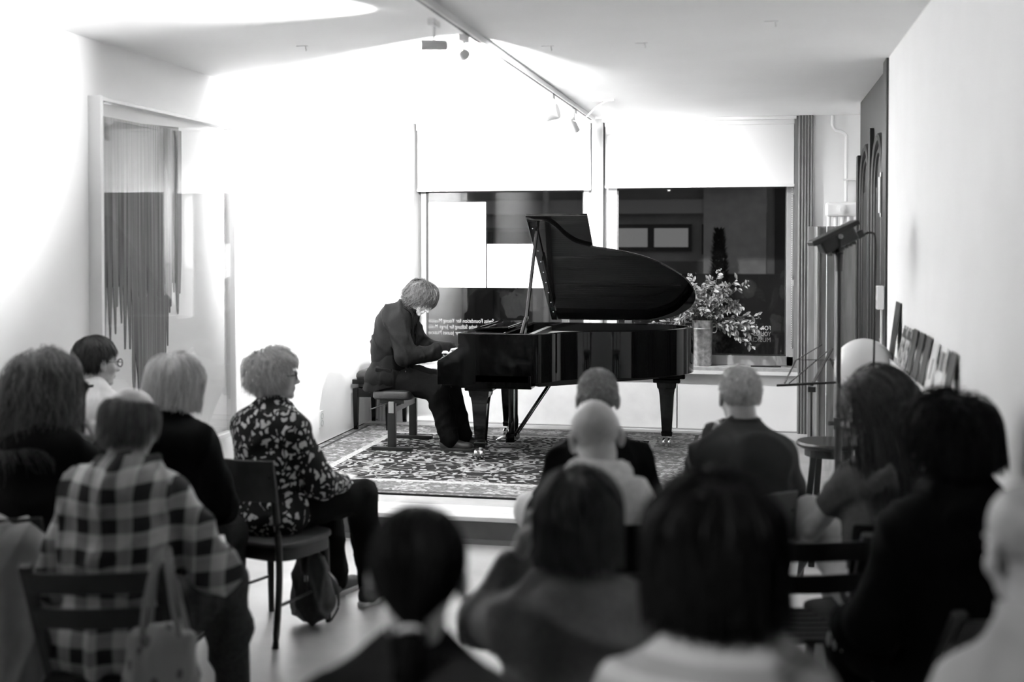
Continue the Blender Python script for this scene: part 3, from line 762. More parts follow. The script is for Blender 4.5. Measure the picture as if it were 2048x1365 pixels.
for body, zb in (('FOR', 1.048), ('YOUNG', 0.996), ('MUSICIANS', 0.944)):
    t = text_obj('window_lettering', body, 0.056, mat('window_lettering_bright', 0.65, 0.6), spacing=1.05)
    t.rotation_euler = (PI/2, 0, PI); t.location = (0.155, YG-0.003, zb)
    wd = max(v.co.x for v in t.data.vertices); tgt = {'FOR':0.085,'YOUNG':0.15,'MUSICIANS':0.255}[body]; t.scale = (tgt/wd, 1, 1)
    tag(t, 'mirrored word %s lettered on the window by the plant' % body, 'lettering', 'lettering on the window by the plant')
tag(obj('sill_strip', G().span((0.0-0.02, YB+0.03, 0.736),(0.24, YB+0.07, 0.745)), M_BLACKM, bevel=0.002), 'flat black strip lying on the window sill', 'strip')

# ================================================================== BUCKET AND PLANT
bk_ = thing('zinc_bucket', 'tall galvanized zinc bucket with handles on the window sill', 'bucket', (-0.44, YB+0.055, 0.735))
m_zinc = mat('galvanized_zinc', 0.52, 0.38, metal=0.85, var=0.35, vscale=30)
obj('body', G().lathe([(0,0.006),(0.072,0.006),(0.074,0.0),(0.079,0.0),(0.079,0.012),(0.088,0.32),(0.092,0.325),(0.092,0.335),(0.088,0.34),(0.094,0.40),(0.097,0.405),(0.092,0.408),(0.085,0.34),(0.074,0.012),(0,0.012)], 32), m_zinc, bk_, smooth=True)
for s in (-1,1):
    obj('handle', G().tube(spline([(s*0.09,0,0.345),(s*0.115,0,0.35),(s*0.125,0,0.33),(s*0.115,0,0.30),(s*0.088,0,0.295)],16),0.005,8), m_zinc, bk_, smooth=True)
pln = thing('dried_plant', 'bushy bouquet of dried leafy branches in the zinc bucket', 'plant', (-0.44, YB+0.055, 1.05))
m_leaf = mat('dry_leaf', 0.19, 0.6, var=0.5, vscale=14); m_stem = mat('dry_stem', 0.16, 0.7); m_leaf2 = mat('pale_leaf', 0.30, 0.5, var=0.3, vscale=20)
rp = random.Random(5)
def leafmesh(L_, W_):
    g = G()
    V = [(0,0,0),(W_*0.7,L_*0.3,0.004),(W_,L_*0.55,0),(W_*0.5,L_*0.85,-0.006),(0,L_,-0.012),(-W_*0.5,L_*0.85,-0.006),(-W_,L_*0.55,0),(-W_*0.7,L_*0.3,0.004),(0,L_*0.5,-0.006)]
    g.add(V, [(0,1,8),(1,2,8),(2,3,8),(3,4,8),(4,5,8),(5,6,8),(6,7,8),(7,0,8)]); return g
lm = [mesh('leaf', np.concatenate(leafmesh(*a).V), leafmesh(*a).F, m) for a, m in (((0.045,0.011),m_leaf),((0.060,0.014),m_leaf2),((0.034,0.006),m_leaf),((0.066,0.016),m_leaf))]
nleaf = 0; stuff = G()
for k in range(64):
    az = rp.uniform(0, 2*PI); el = rp.uniform(0.35, 1.4); ln = rp.uniform(0.34, 0.60)
    if k < 8: az = rp.uniform(-0.7, 0.3); el = rp.uniform(-0.2, 0.5); ln = rp.uniform(0.40,0.55)
    if 8 <= k < 13: az = PI+rp.uniform(-0.5, 0.5); el = rp.uniform(-0.1, 0.5)
    d = np.array([math.cos(az)*math.cos(el), math.sin(az)*math.cos(el)*0.38-0.12, math.sin(el)])
    p0 = np.array([rp.uniform(-0.05,0.05), rp.uniform(-0.04,0.04), 0.06]); sag = rp.uniform(0.05, 0.30)
    path = [p0 + d*ln*t + np.array([0,0,-sag*t*t*ln*1.6 + 0.06*t]) for t in np.linspace(0,1,9)]
    path = np.array(path); path[:,1] = np.minimum(path[:,1], 0.115)
    sg = G(); sg.tube(path, np.linspace(0.0035,0.0012,9), 5); st_ = obj('stem', sg, m_stem, pln)
    nl = rp.randint(14, 24)
    for j in range(nl):
        t = 0.28+0.72*j/nl; i = min(int(t*8), 7); p = path[i]+(path[i+1]-path[i])*(t*8-i)
        dd = unit(path[i+1]-path[i]); sd = unit(np.cross(dd, (rp.uniform(-1,1), rp.uniform(-1,1), rp.uniform(-0.3,1))))
        ld3 = unit(dd*0.7+sd*0.9+np.array([0,0,-0.25]))
        Fm = frame(ld3, (rp.uniform(-.5,.5), -0.8, 0.6)); 
        kind = rp.choice((0,0,2,2,1,3)) if k >= 8 else rp.choice((1,3,0,1))
        if nleaf < 290 and (k < 13 or kind in (1,3)):
            o = link('leaf', lm[kind], st_); M4 = Matrix.Identity(4)
            for a in range(3):
                for b_ in range(3): M4[a][b_] = Fm[a][b_]
                M4[a][3] = p[a]
            o.matrix_local = M4; nleaf += 1
        else:
            src = leafmesh(*((0.045,0.011),(0.060,0.014),(0.034,0.006),(0.066,0.016))[kind])
            stuff.add(np.concatenate(src.V) @ Fm.T + p, src.F)
    if rp.random() < 0.6:
        for j in range(7):
            stuff.ell(path[-1]+np.array([rp.uniform(-1,1),rp.uniform(-1,0.3),rp.uniform(-1,1)])*0.022, (0.007,0.007,0.007), 6, 4)
o = obj('leaf_mass', stuff, m_leaf, pln); o['kind'] = 'stuff'
# curly twig rising behind the lid
for k in range(3):
    P = [(-0.08-0.02*k,0.02,0.1)]
    for j in range(14): P.append((-0.10-0.012*j+rp.uniform(-0.02,0.02)-0.03*k, 0.02+rp.uniform(-0.03,0.03), 0.14+0.03*j+rp.uniform(-0.015,0.02)))
    obj('twig', G().tube(spline(P,50),0.0028,5), m_leaf2, pln)
# ================================================================== PEOPLE: implicit-surface modelling
def cap(p0, r0, p1, r1, A=None): return ('c', np.asarray(p0,float), r0, np.asarray(p1,float), r1, A)
def ell(c, r, R=None): return ('e', np.asarray(c,float), np.asarray(r,float), R)
def flat_map(d, f):
    """linear map that stretches direction d by 1/f (so the shape becomes f times thinner there)"""
    d = unit(d); return np.eye(3) + (1/f-1)*np.outer(d, d)
def bounds(p):
    if p[0] == 'c':
        m = max(p[2], p[4]); 
        if p[5] is not None: m *= 1.0
        lo = np.minimum(p[1], p[3])-m; hi = np.maximum(p[1], p[3])+m
    else:
        m = max(p[2]) if p[3] is not None else p[2]
        lo = p[1]-m; hi = p[1]+m
    return lo, hi
def dist(p, X):
    if p[0] == 'c':
        a, r0, b, r1, A = p[1:]
        if A is not None: X = X @ A.T.astype(np.float32); a = A@a; b = A@b
        ab = (b-a); q = (X-a.astype(np.float32))
        t = np.clip(q@ab.astype(np.float32)/max(ab@ab, 1e-9), 0, 1)
        q = q - t[...,None]*ab.astype(np.float32)
        return np.sqrt((q*q).sum(-1)) - (r0+(r1-r0)*t)
    c, r, R = p[1:]
    q = X-c.astype(np.float32)
    if R is not None: q = q @ R.astype(np.float32)
    q = q/r.astype(np.float32); k0 = np.sqrt((q*q).sum(-1)); q = q/r.astype(np.float32); k1 = np.sqrt((q*q).sum(-1))+1e-6
    return k0*(k0-1)/k1
def surf(prims, vox, k=0.02, grow=0.0):
    """smooth union of primitives -> quad mesh by surface nets"""
    B = [bounds(p) for p in prims]
    lo = np.min([b[0] for b in B], 0)-grow-3*vox; hi = np.max([b[1] for b in B], 0)+grow+3*vox
    n = np.ceil((hi-lo)/vox).astype(int)+1
    ax = [lo[i]+vox*np.arange(n[i]) for i in range(3)]
    Fd = np.full(n, 1.0, np.float32)
    for p, (bl, bh) in zip(prims, B):
        mg = k+grow+3*vox
        i0 = np.maximum(((bl-mg-lo)/vox).astype(int), 0); i1 = np.minimum(((bh+mg-lo)/vox).astype(int)+2, n)
        X = np.stack(np.meshgrid(*[ax[i][i0[i]:i1[i]].astype(np.float32) for i in range(3)], indexing='ij'), -1)
        d = dist(p, X)-grow
        sl = tuple(slice(i0[i], i1[i]) for i in range(3)); f = Fd[sl]
        h = np.maximum(k-np.abs(f-d), 0)/k
        Fd[sl] = np.minimum(f, d)-h*h*k*0.25
    ins = Fd < 0
    # vertices
    cells = np.zeros(n-1, bool); acc = np.zeros(tuple(n-1)+(3,), np.float32); cnt = np.zeros(n-1, np.float32)
    for a in range(3):
        s0 = [slice(None)]*3; s1 = [slice(None)]*3; s0[a] = slice(0,-1); s1[a] = slice(1,None)
        f0 = Fd[tuple(s0)]; f1 = Fd[tuple(s1)]; cr = (f0 < 0) != (f1 < 0)
        idx = np.argwhere(cr); t = f0[cr]/(f0[cr]-f1[cr])
        pos = idx.astype(np.float32); pos[:,a] += t
        b, c = [q for q in range(3) if q != a]
        for db in (0,-1):
            for dc in (0,-1):
                ci = idx.copy(); ci[:,b] += db; ci[:,c] += dc
                ok = (ci >= 0).all(1) & (ci < (n-1)).all(1); cc = ci[ok]
                np.add.at(acc, tuple(cc.T), pos[ok]); np.add.at(cnt, tuple(cc.T), 1)
    m = cnt > 0; vid = np.full(n-1, -1, np.int32); vid[m] = np.arange(m.sum())
    V = acc[m]/cnt[m][:,None]*vox+lo
    F = []
    for a in range(3):
        s0 = [slice(None)]*3; s1 = [slice(None)]*3; s0[a] = slice(0,-1); s1[a] = slice(1,None)
        f0 = ins[tuple(s0)]; f1 = ins[tuple(s1)]; idx = np.argwhere(f0 != f1)
        b, c = (a+1) % 3, (a+2) % 3
        ok = (idx[:,b] > 0) & (idx[:,c] > 0) & (idx[:,b] < n[b]-1) & (idx[:,c] < n[c]-1); idx = idx[ok]
        fl = f0[tuple(idx.T)]
        q = []
        for db, dc in ((-1,-1),(0,-1),(0,0),(-1,0)):
            ci = idx.copy(); ci[:,b] += db; ci[:,c] += dc; q.append(vid[tuple(ci.T)])
        q = np.stack(q, 1); q[~fl] = q[~fl][:,::-1]; F.append(q)
    return V, np.concatenate(F)
def normals(V, F):
    n = np.cross(V[F[:,2]]-V[F[:,0]], V[F[:,3]]-V[F[:,1]]); N = np.zeros_like(V)
    for j in range(4): np.add.at(N, F[:,j], n)
    return N/(np.linalg.norm(N, axis=1)[:,None]+1e-12)
def relax(V, F, it=2):
    for _ in range(it):
        A = np.zeros_like(V); c = np.zeros(len(V))
        for j in range(4):
            np.add.at(A, F[:,j], V[F[:,(j+1)%4]]); np.add.at(A, F[:,j], V[F[:,(j+3)%4]]); np.add.at(c, F[:,j], 2)
        V = 0.5*V+0.5*A/np.maximum(c,1)[:,None]
    return V
def folds(V, F, amp, seed, freq=9.0, aniso=(1,1,0.6)):
    r = np.random.default_rng(seed); N = normals(V, F); s = np.zeros(len(V)); X = V*np.asarray(aniso)
    for i in range(6):
        d = unit(r.normal(size=3)*np.array([1,0.7,1.0])); w_ = r.normal(size=3)*3; f = freq*r.uniform(1.2, 3.2)
        wp = X + 0.045*np.sin(X[:,[1,2,0]]*9+w_)
        mask = np.clip(np.sin(X@(r.normal(size=3)*7)+r.uniform(0,6))*1.4, 0, 1)
        rid = (1-np.abs(np.sin((wp@d)*f+r.uniform(0,6))))**2.2
        s += (rid*1.9-0.55)*mask*amp
    return V+N*np.clip(s, -0.007, 0.022)[:,None]

# ---- head in its own frame: +Y face, Z up, origin between the ears
def head_prims(s=1.0, neck=0.17, nb=(0,-0.035), male=True, ears=True):
    j = 1.0 if male else 0.92
    P = [ell((0,-0.016,0.036),(0.0765,0.097,0.086)), ell((0,0.028,-0.025),(0.061*j,0.066,0.082)), ell((0,0.036,-0.075),(0.049*j,0.048,0.038)),
         ell((0,0.076,-0.099),(0.021,0.017,0.018)), cap((0,0.090,0.004),0.008,(0,0.113,-0.034),0.0125), ell((0.012,0.098,-0.036),(0.009,0.010,0.008)), ell((-0.012,0.098,-0.036),(0.009,0.010,0.008)),
         ell((0,0.076,0.020),(0.050,0.020,0.011)), ell((0,0.090,-0.060),(0.022,0.010,0.006)), ell((0,0.088,-0.071),(0.019,0.010,0.007)),
         ell((0.039,0.056,-0.034),(0.023,0.024,0.022)), ell((-0.039,0.056,-0.034),(0.023,0.024,0.022)),
         cap((0,-0.022,-0.05),0.057*j,(nb[0],nb[1],-neck),0.060*j), cap((0,-0.05,-0.02),0.045,(nb[0],nb[1]-0.01,-neck),0.055*j)]
    if ears:
        for sx in (-1,1):
            P += [ell((sx*0.083,-0.008,-0.004),(0.009,0.019,0.031),rotz(sx*0.35)), ell((sx*0.080,0.0,-0.03),(0.008,0.010,0.013))]
    return P
def xf(prims, R, t):
    out = []
    for p in prims:
        if p[0] == 'c':
            A = p[5]; A = None if A is None else A@R.T
            out.append(('c', R@p[1]+t, p[2], R@p[3]+t, p[4], None if p[5] is None else R@p[5]@R.T))
        else: out.append(('e', R@p[1]+t, p[2], R if p[3] is None else R@p[3]))
    return out
# ---- hand: origin wrist, +Y fingers, +Z back of hand, thumb on +X (side=1) or -X
def hand_prims(curl=0.5, side=1, spread=0.0):
    A = flat_map((0,0,1), 0.45)
    P = [cap((0,-0.03,0),0.024,(0,0.0,0),0.026), cap((0.014*side,0.02,0),0.026,(0.016*side,0.07,0),0.024,A), cap((-0.014*side,0.02,0),0.026,(-0.016*side,0.065,0),0.024,A)]
    for i, (x, ln) in enumerate(((0.031,0.074),(0.011,0.082),(-0.010,0.076),(-0.030,0.060))):
        p = np.array([x*side, 0.078-0.004*abs(i-1), 0.0]); ang = 0.15; yaw = (1.2-i)*0.10*(1+spread)*side
        r = 0.0088-0.0006*i
        for f, c in ((0.45,0.7),(0.32,0.95),(0.23,0.7)):
            ang += c*curl
            d = np.array([math.sin(yaw)*math.cos(ang), math.cos(yaw)*math.cos(ang), -math.sin(ang)])
            q = p+d*ln*f; P.append(cap(p, r, q, r*0.92)); p = q; r *= 0.92
    p = np.array([0.024*side, 0.018, -0.006]); a = 0.75*side
    for ln, r, da in ((0.042,0.0125,0.0),(0.032,0.0105,-0.25),(0.026,0.0092,-0.2)):
        d = np.array([math.sin(a), math.cos(a), -0.35-0.35*curl]); d = unit(d); q = p+d*ln; P.append(cap(p, r, q, r*0.9)); p = q; a += da*side
    return P

def ik(a, c, l1, l2, pole):
    a = np.asarray(a,float); c = np.asarray(c,float); d = c-a; D = np.linalg.norm(d)
    if D > (l1+l2)*0.995: c = a+d/D*(l1+l2)*0.995; d = c-a; D = np.linalg.norm(d)
    x = (l1*l1-l2*l2+D*D)/(2*D); h = math.sqrt(max(l1*l1-x*x, 0)); u = d/D
    pl = np.asarray(pole,float); pl = unit(pl-u*(pl@u))
    return a+u*x+pl*h, c

# ---- hair
HAIRM = {}
def hair_mat(v, var=0.5):
    k = (v, var)
    if k in HAIRM: return HAIRM[k]
    m = bpy.data.materials.new('hair_grey_%d' % int(v*1000)); m.use_nodes = True
    N, L, b = nodes_of(m); b.inputs['Roughness'].default_value = 0.5; b.inputs['Specular IOR Level'].default_value = 0.05 if v < 0.02 else 0.3
    g_ = N.new('ShaderNodeNewGeometry'); mr = N.new('ShaderNodeMapRange')
    mr.inputs['To Min'].default_value = v*(1-var); mr.inputs['To Max'].default_value = min(1.0, v*(1+var))
    L.new(g_.outputs['Random Per Island'], mr.inputs[0]); L.new(mr.outputs[0], b.inputs['Base Color'])
    HAIRM[k] = m; return m
CC = np.array([0,-0.016,0.036]); CR = np.array([0.0785,0.099,0.088])
HL_Y = np.array([-1,-0.5,-0.1,0.12,0.35,0.6,1.0]); HL_Z = np.array([-0.78,-0.72,-0.45,0.05,0.25,0.42,0.62])
def hair(n=520, length=0.12, vol=0.014, grav=0.25, lift=0.1, flow='crown', zend=-9.0, zvar=0.02, width=0.007, curl=0.0, freq=3.0, seed=1, hairline=0.0, bald=None, steps=9, side=0.0, block=(), fringe=True, thin=1.0, noise=0.12, flare=0.0):
    r = np.random.default_rng(seed); lift *= 0.6
    if n < 1000: n = int(n*7.5); width *= 0.30
    N0 = int(n*2.3); i = np.arange(N0)+0.5
    z = 1-2*i/N0; ph = i*2.399963; q = np.sqrt(1-z*z); d = np.stack([q*np.cos(ph), q*np.sin(ph), z], 1)
    d = d+r.normal(size=d.shape)*0.04; d /= np.linalg.norm(d, axis=1)[:,None]
    ok = d[:,2] > np.interp(d[:,1], HL_Y, HL_Z)+hairline+r.normal(size=len(d))*0.06
    if bald is not None: ok &= ~bald(d)
    d = d[ok]; m = len(d)
    off = r.uniform(0.002, vol, m); p = CC+d*CR*1.01
    nrm = d/CR; nrm /= np.linalg.norm(nrm, axis=1)[:,None]
    crown = CC+CR*np.array([side*0.3,-0.40,0.90])
    if flow == 'crown': t = p-crown
    elif flow == 'back': t = np.tile([0,-1.0,-0.35], (m,1))+0.25*(p-crown)/0.1*np.array([1,0.3,0.2])
    elif flow == 'part':
        t = np.stack([np.sign(p[:,0]-side*0.03)*1.0, (p[:,1]-0.02)*3, -np.full(m,0.5)], 1)
        bk = p[:,1] < -0.03; t[bk] = (p-crown)[bk]/0.08
    else: t = np.asarray(flow)-p
    t = t+r.normal(size=t.shape)*noise*np.linalg.norm(t, axis=1)[:,None]
    t -= nrm*(t*nrm).sum(1)[:,None]; t /= np.linalg.norm(t, axis=1)[:,None]+1e-9
    dr = t*(1-lift)+nrm*lift; L_ = length*r.uniform(0.75, 1.15, m); step = (L_/steps)[:,None]
    phs = 2.5*np.arctan2(p[:,0],p[:,1])+6*p[:,2]/0.1+r.uniform(-0.7,0.7,m); path = [p.copy()]; sd = np.cross(dr, nrm); ze = zend+r.normal(size=m)*zvar
    live = np.ones(m)
    for s in range(steps):
        gr = grav*(0.5+s/steps)
        dr = dr*(1-gr)+np.array([0,0,-1.0])*gr+r.normal(size=dr.shape)*0.05
        dr /= np.linalg.norm(dr, axis=1)[:,None]
        live *= (p[:,2] > ze)
        if not isinstance(flow, str):
            tgt = np.asarray(flow)-p; td = np.linalg.norm(tgt, axis=1); live *= (td > 0.014)
            dr = dr*0.45+0.55*tgt/(td[:,None]+1e-9); dr /= np.linalg.norm(dr, axis=1)[:,None]
        pn_ = p+dr*step*live[:,None]
        if curl: pn_ = pn_+sd*(curl*np.cos(phs+s*freq))[:,None]*live[:,None]
        rr_ = CR+off[:,None]; u = (pn_-CC)/rr_; k = np.linalg.norm(u, axis=1); ins = k < 1
        pn_[ins] = (CC+u/k[:,None]*rr_)[ins]
        ro = CR+vol*1.25+0.004; u = (pn_-CC)/ro; low = u[:,2] < 0
        k = np.where(low, np.linalg.norm(u[:,:2], axis=1)/(1+flare*np.maximum(-u[:,2],0)), np.linalg.norm(u, axis=1)); out_ = k > 1
        sc = np.where(out_, 1/np.maximum(k,1e-6), 1.0)
        u2 = u*sc[:,None]; u2[low,2] = u[low,2]; pn_ = CC+u2*ro
        if not fringe:
            fc = (pn_[:,1] > 0.035) & (pn_[:,2] < 0.03) & (np.abs(pn_[:,0]) < 0.074)
            pn_[fc,0] = np.where(pn_[fc,0] >= 0, 1, -1)*0.076
        for c, rad in block:
            u = (pn_-np.asarray(c))/np.asarray(rad); k = np.linalg.norm(u, axis=1); ins = k < 1
            pn_[ins] = (np.asarray(c)+u/k[:,None]*np.asarray(rad))[ins]
        p = pn_; path.append(p.copy())
    return np.stack(path, 1), width*r.uniform(0.6,1.3,m)*thin
def locks_mesh(paths, wd):
    m, s, _ = paths.shape
    tg = np.gradient(paths, axis=1); tg /= np.linalg.norm(tg, axis=2)[...,None]+1e-9
    outw = paths-CC; outw -= tg*(outw*tg).sum(2)[...,None]; outw /= np.linalg.norm(outw, axis=2)[...,None]+1e-9
    sd = np.cross(tg, outw); prof = np.sin(np.linspace(0.55, PI*0.97, s))*1.0
    w_ = np.maximum(wd[:,None,None]*prof[None,:,None], 0.0004)
    tl = (np.random.default_rng(m).uniform(-1.1,1.1,m))[:,None,None]; ax_ = sd*np.cos(tl)+outw*np.sin(tl)*0.8
    R = np.stack([paths-ax_*w_, paths+ax_*w_], 2)   # thin ribbons: m,s,2,3
    V = R.reshape(-1,3); base = (np.arange(m)*s*2)[:,None]; k = (np.arange(s-1)*2)[None,:]
    F = np.stack([base+k, base+k+1, base+k+3, base+k+2], -1).reshape(-1,4)
    return V, F
def scalp(grow=0.004, hairline=0.0, bald=None):
    """thin cap of hair base covering the scalp (two-sided shell)"""
    nu, nv = 40, 24; V = []; F = []
    for i in range(nv+1):
        t = -PI/2+PI*i/nv
        for j in range(nu):
            a = 2*PI*j/nu; V.append((math.cos(t)*math.cos(a), math.cos(t)*math.sin(a), math.sin(t)))
    D = np.array(V); ok = D[:,2] > np.interp(D[:,1], HL_Y, HL_Z)+hairline+0.06
    if bald is not None: ok &= ~bald(D)
    for i in range(nv):
        for j in range(nu):
            q = (i*nu+j, i*nu+(j+1)%nu, (i+1)*nu+(j+1)%nu, (i+1)*nu+j)
            if ok[list(q)].all(): F.append(q)
    P = CC+D*(CR+grow); P2 = CC+D*(CR-0.004); n = len(P)
    return np.concatenate([P, P2]), np.array(F + [tuple(i+n for i in f[::-1]) for f in F])
def add_mesh(name, parts, m, parent, smooth=True, mats=None):
    Vs, Fs, o = [], [], 0; mi = []
    for k, (V, F) in enumerate(parts):
        Vs.append(V); Fs.append(F+o); o += len(V); mi += [k]*len(F)
    me = mesh(name, np.concatenate(Vs), np.concatenate(Fs).astype(np.int32), m, smooth)
    return link(name, me, parent)

M_SKIN = mat('skin', 0.46, 0.5, var=0.10, vscale=25, bump=0.05, bscale=150)
M_SKINL = mat('skin_light', 0.56, 0.48, var=0.08, vscale=25, bump=0.05, bscale=150)
M_EYE = mat('eye_white', 0.7, 0.2); M_IRIS = mat('eye_iris', 0.02, 0.2)
M_GLF = mat('glasses_frame', 0.015, 0.3)
M_SHOE = mat('dark_shoe', 0.03, 0.5); M_SOLE = mat('pale_sole', 0.5, 0.6)

def person(label, top, face=20, lean=8, hy=0, hp=8, hr=0, seat=0.46, sw=1.0, fat=1.0, base_z=0.0, male=True, ears=True, neck_f=6,
           lh=(-0.13,0.30,0.64), rh=(0.13,0.30,0.64), lcurl=0.5, rcurl=0.5, lpole=(-0.55,-0.6,-0.7), rpole=(0.55,-0.6,-0.7), lrot=0, rrot=0, sleeve=1.0, cuff=0.97,
           knees=((-0.11,0.44,0.50),(0.11,0.44,0.50)), feet=((-0.11,0.44,0.07),(0.11,0.44,0.07)), topm=None, trm=None, skin=None, shoe=None,
           hairf=None, hairv=0.05, hairvar=0.5, collar=None, fold=0.007, loose=0.016, seed=1, glasses=False, hem=0.0, skirt=False, bare_shin=False, slump=0.03, sole=None, tw=0.016):
    skin = skin or M_SKIN; trm = trm or topm
    d2r = math.radians
    rz = d2r(face)
    ln = d2r(lean); dv = np.array([0, math.sin(ln), math.cos(ln)])
    P0 = np.array([0,-0.01,seat+0.10])
    RH = rotz(d2r(hy))@rotx(-d2r(hp))@roty(d2r(hr))
    def build(L):
        N = P0+dv*L; nd_ = np.array([0, math.sin(ln+d2r(neck_f)), math.cos(ln+d2r(neck_f))])
        return N, N+nd_*0.155+np.array([0,0.015,0])
    L = 0.5
    for _ in range(4):
        N, HCc = build(L); tp = HCc+RH@np.array([0,-0.016,0.124]); L += (top[2]-base_z-tp[2])/dv[2]
    N, HCc = build(L); tp = HCc+RH@np.array([0,-0.016,0.124])
    loc = np.array([top[0],top[1],base_z])-rotz(rz)@np.array([tp[0],tp[1],0])
    T = thing('person', label, 'person', tuple(loc), rz)
    k = L/0.5; bk = np.array([0,-math.cos(ln),math.sin(ln)])
    Mid = P0+dv*L*0.45+bk*slump; Ch = P0+dv*L*0.76+bk*slump*0.9
    Fy = flat_map((0,1,0), 0.68)
    def torso(g):
        sh = 0.124*sw
        sl, sr = N-dv*0.085+np.array([-sh,0,0]), N-dv*0.085+np.array([sh,0,0])
        return [ell(P0+np.array([0,0,-0.01]), (0.165*fat+g,0.128*fat+g,0.115+g)), ell(P0+dv*L*0.28+bk*slump*0.6,(0.155*fat+g,0.115*fat+g,0.13*k+g)), ell(Mid,(0.158*fat+g,0.112*fat+g,0.14*k+g)), ell(Ch,(0.160*sw+g,0.115*fat+g,0.145*k+g)),
                cap(sl,0.060+g,sr,0.060+g), cap(N+dv*0.01,0.052+g,sl*0.85+N*0.15,0.052+g), cap(N+dv*0.01,0.052+g,sr*0.85+N*0.15,0.052+g), cap(Ch+dv*0.03+bk*0.02,0.10+g,N-dv*0.05+bk*0.012,0.066+g)], sl, sr
    tor, SL, SR = torso(0)
    arms = []; hands = []
    for s, sh, hh, pole, cu, rot in ((-1,SL,lh,lpole,lcurl,lrot),(1,SR,rh,rpole,rcurl,rrot)):
        sh = sh+np.array([s*0.028,0,-0.012])
        el, wr = ik(sh, hh, 0.285, 0.255, pole)
        arms.append((s, sh, el, wr)); 
        Fm = frame(wr-el, (0,0,1)); Fm = Fm@roty(d2r(rot))
        hands.append((s, Fm, wr, cu))
    armp = lambda g, q=1.0: sum([[cap(a[1],0.054+g,a[2],0.044+g), cap(a[2],0.043+g,a[2]+(a[3]-a[2])*q,0.030+g*0.9)] for a in arms], [])
    legs = []
    for i, s in enumerate((-1,1)):
        hp_ = P0+np.array([s*0.085,0.03,-0.025]); kn = np.asarray(knees[i],float); ft = np.asarray(feet[i],float)
        legs.append((hp_, kn, ft))
    legp = lambda g: sum([[cap(l[0],0.082+g,l[1],0.056+g), cap(l[1],0.055+g,l[2],0.040+g)] for l in legs], [])
    # --- body: one mesh (torso and limbs coarse, head and hands fine)
    parts = [surf(torso(-0.014)[0]+armp(-0.006)+legp(-0.008), 0.022, 0.03)]
    nk = np.linalg.inv(RH)@(N-dv*0.03-HCc)
    Vh, Fh = surf(head_prims(neck=-nk[2], nb=(nk[0],nk[1]), male=male, ears=ears), 0.0058, 0.014)
    Vh = relax(Vh, Fh, 1); parts.append((Vh@RH.T+HCc, Fh))
    for s, Fm, wr, cu in hands:
        Vn, Fn = surf(hand_prims(cu, -s), 0.0046, 0.006); parts.append((relax(Vn, Fn, 1)@Fm.T+wr, Fn))
    body = add_mesh('body', parts, skin, T)
    # --- clothing
    g0 = loose
    tp_ = torso(g0)[0]
    slv = []
    for a in arms:
        end = a[2]+(a[3]-a[2])*(cuff if sleeve >= 1 else 0.0)
        if sleeve >= 1: slv += [cap(a[1],0.056+g0,a[2],0.046+g0), cap(a[2],0.046+g0,end,0.033+g0)]
        else: slv += [cap(a[1],0.056+g0,a[1]+(a[2]-a[1])*sleeve,0.052+g0)]
    if hem: tp_.append(ell(P0+np.array([0,-0.01,-0.03]),(0.20*fat+g0,0.16*fat+g0,0.12+hem)))
    V, F = surf(tp_+slv, 0.0135, 0.035); V = folds(relax(V,F,2), F, fold*1.7, seed)
    tpo = add_mesh('top', [(V,F)], topm, T)
    lp = legp(tw)
    if skirt: lp = [cap(l[0],0.10,l[1],0.085) for l in legs]+[cap(l[1],0.085,l[1]*0.35+l[2]*0.65,0.10) for l in legs]
    V, F = surf([ell(P0+np.array([0,0,-0.015]),(0.182*fat,0.135*fat,0.115))]+lp, 0.015, 0.03); V = folds(relax(V,F,2), F, fold*0.9, seed+50, 11)
    add_mesh('trousers' if not skirt else 'skirt', [(V,F)], trm, T)
    for i, (hp_, kn, ft) in enumerate(legs):
        fd_ = np.array([ (ft-np.asarray([0,0,0]))[0]*0.0, 1.0, 0.0]); a = ft+np.array([0,-0.035,-ft[2]+0.045 if ft[2] < 0.12 else -0.02])
        dn = np.array([0,0,1.0])
        V, F = surf([cap(a,0.040,a+np.array([0,0.10,0.0]),0.042), ell(a+np.array([0,0.165,-0.008]),(0.045,0.065,0.034)), cap(a+np.array([0,0,0.0]),0.044,a+np.array([0,0.02,0.06]),0.042)], 0.0085, 0.03)
        V = relax(V,F,1); V[:,2] = np.maximum(V[:,2], a[2]-0.030)
        sh_ = add_mesh('shoe', [(V,F)], shoe or M_SHOE, T)
        g = G(); aa = np.linspace(0,2*PI,28,endpoint=False)
        ox = np.stack([a[0]+0.047*np.sign(np.cos(aa))*np.abs(np.cos(aa))**0.8, a[1]+0.085+0.155*np.sin(aa)],1); g.prism(ox, a[2]-0.044, a[2]-0.022)
        obj('sole', g, sole or M_SHOE, sh_, bevel=0.004)
    if collar:
        rings = []; cc = N+dv*0.005+np.array([0,0.006,0]); nd_ = unit(HCc-N)
        Fm = frame(nd_, (0,1,0)); a = np.linspace(0,2*PI,36,endpoint=False)
        for rr_, h in ((collar[1]-0.008,-0.012),(collar[1],-0.02),(collar[1]-0.004,collar[2]),(collar[1]-0.012,collar[2]+0.004),(collar[1]-0.015,collar[2]-0.004)):
            lift = -0.022*np.clip(np.sin(a),0,1)     # lower at the throat
            fw_ = -np.sin(a) if False else np.sin(a)
            P = cc + rr_*(np.cos(a)[:,None]*np.array([1.0,0,0]) + fw_[:,None]*np.array([0,math.cos(ln),-math.sin(ln)])*1.05) + (h+lift)[:,None]*nd_
            rings.append(P)
        g = G(); g.loft(rings, caps=False); obj('collar', g, collar[0], T, smooth=True)
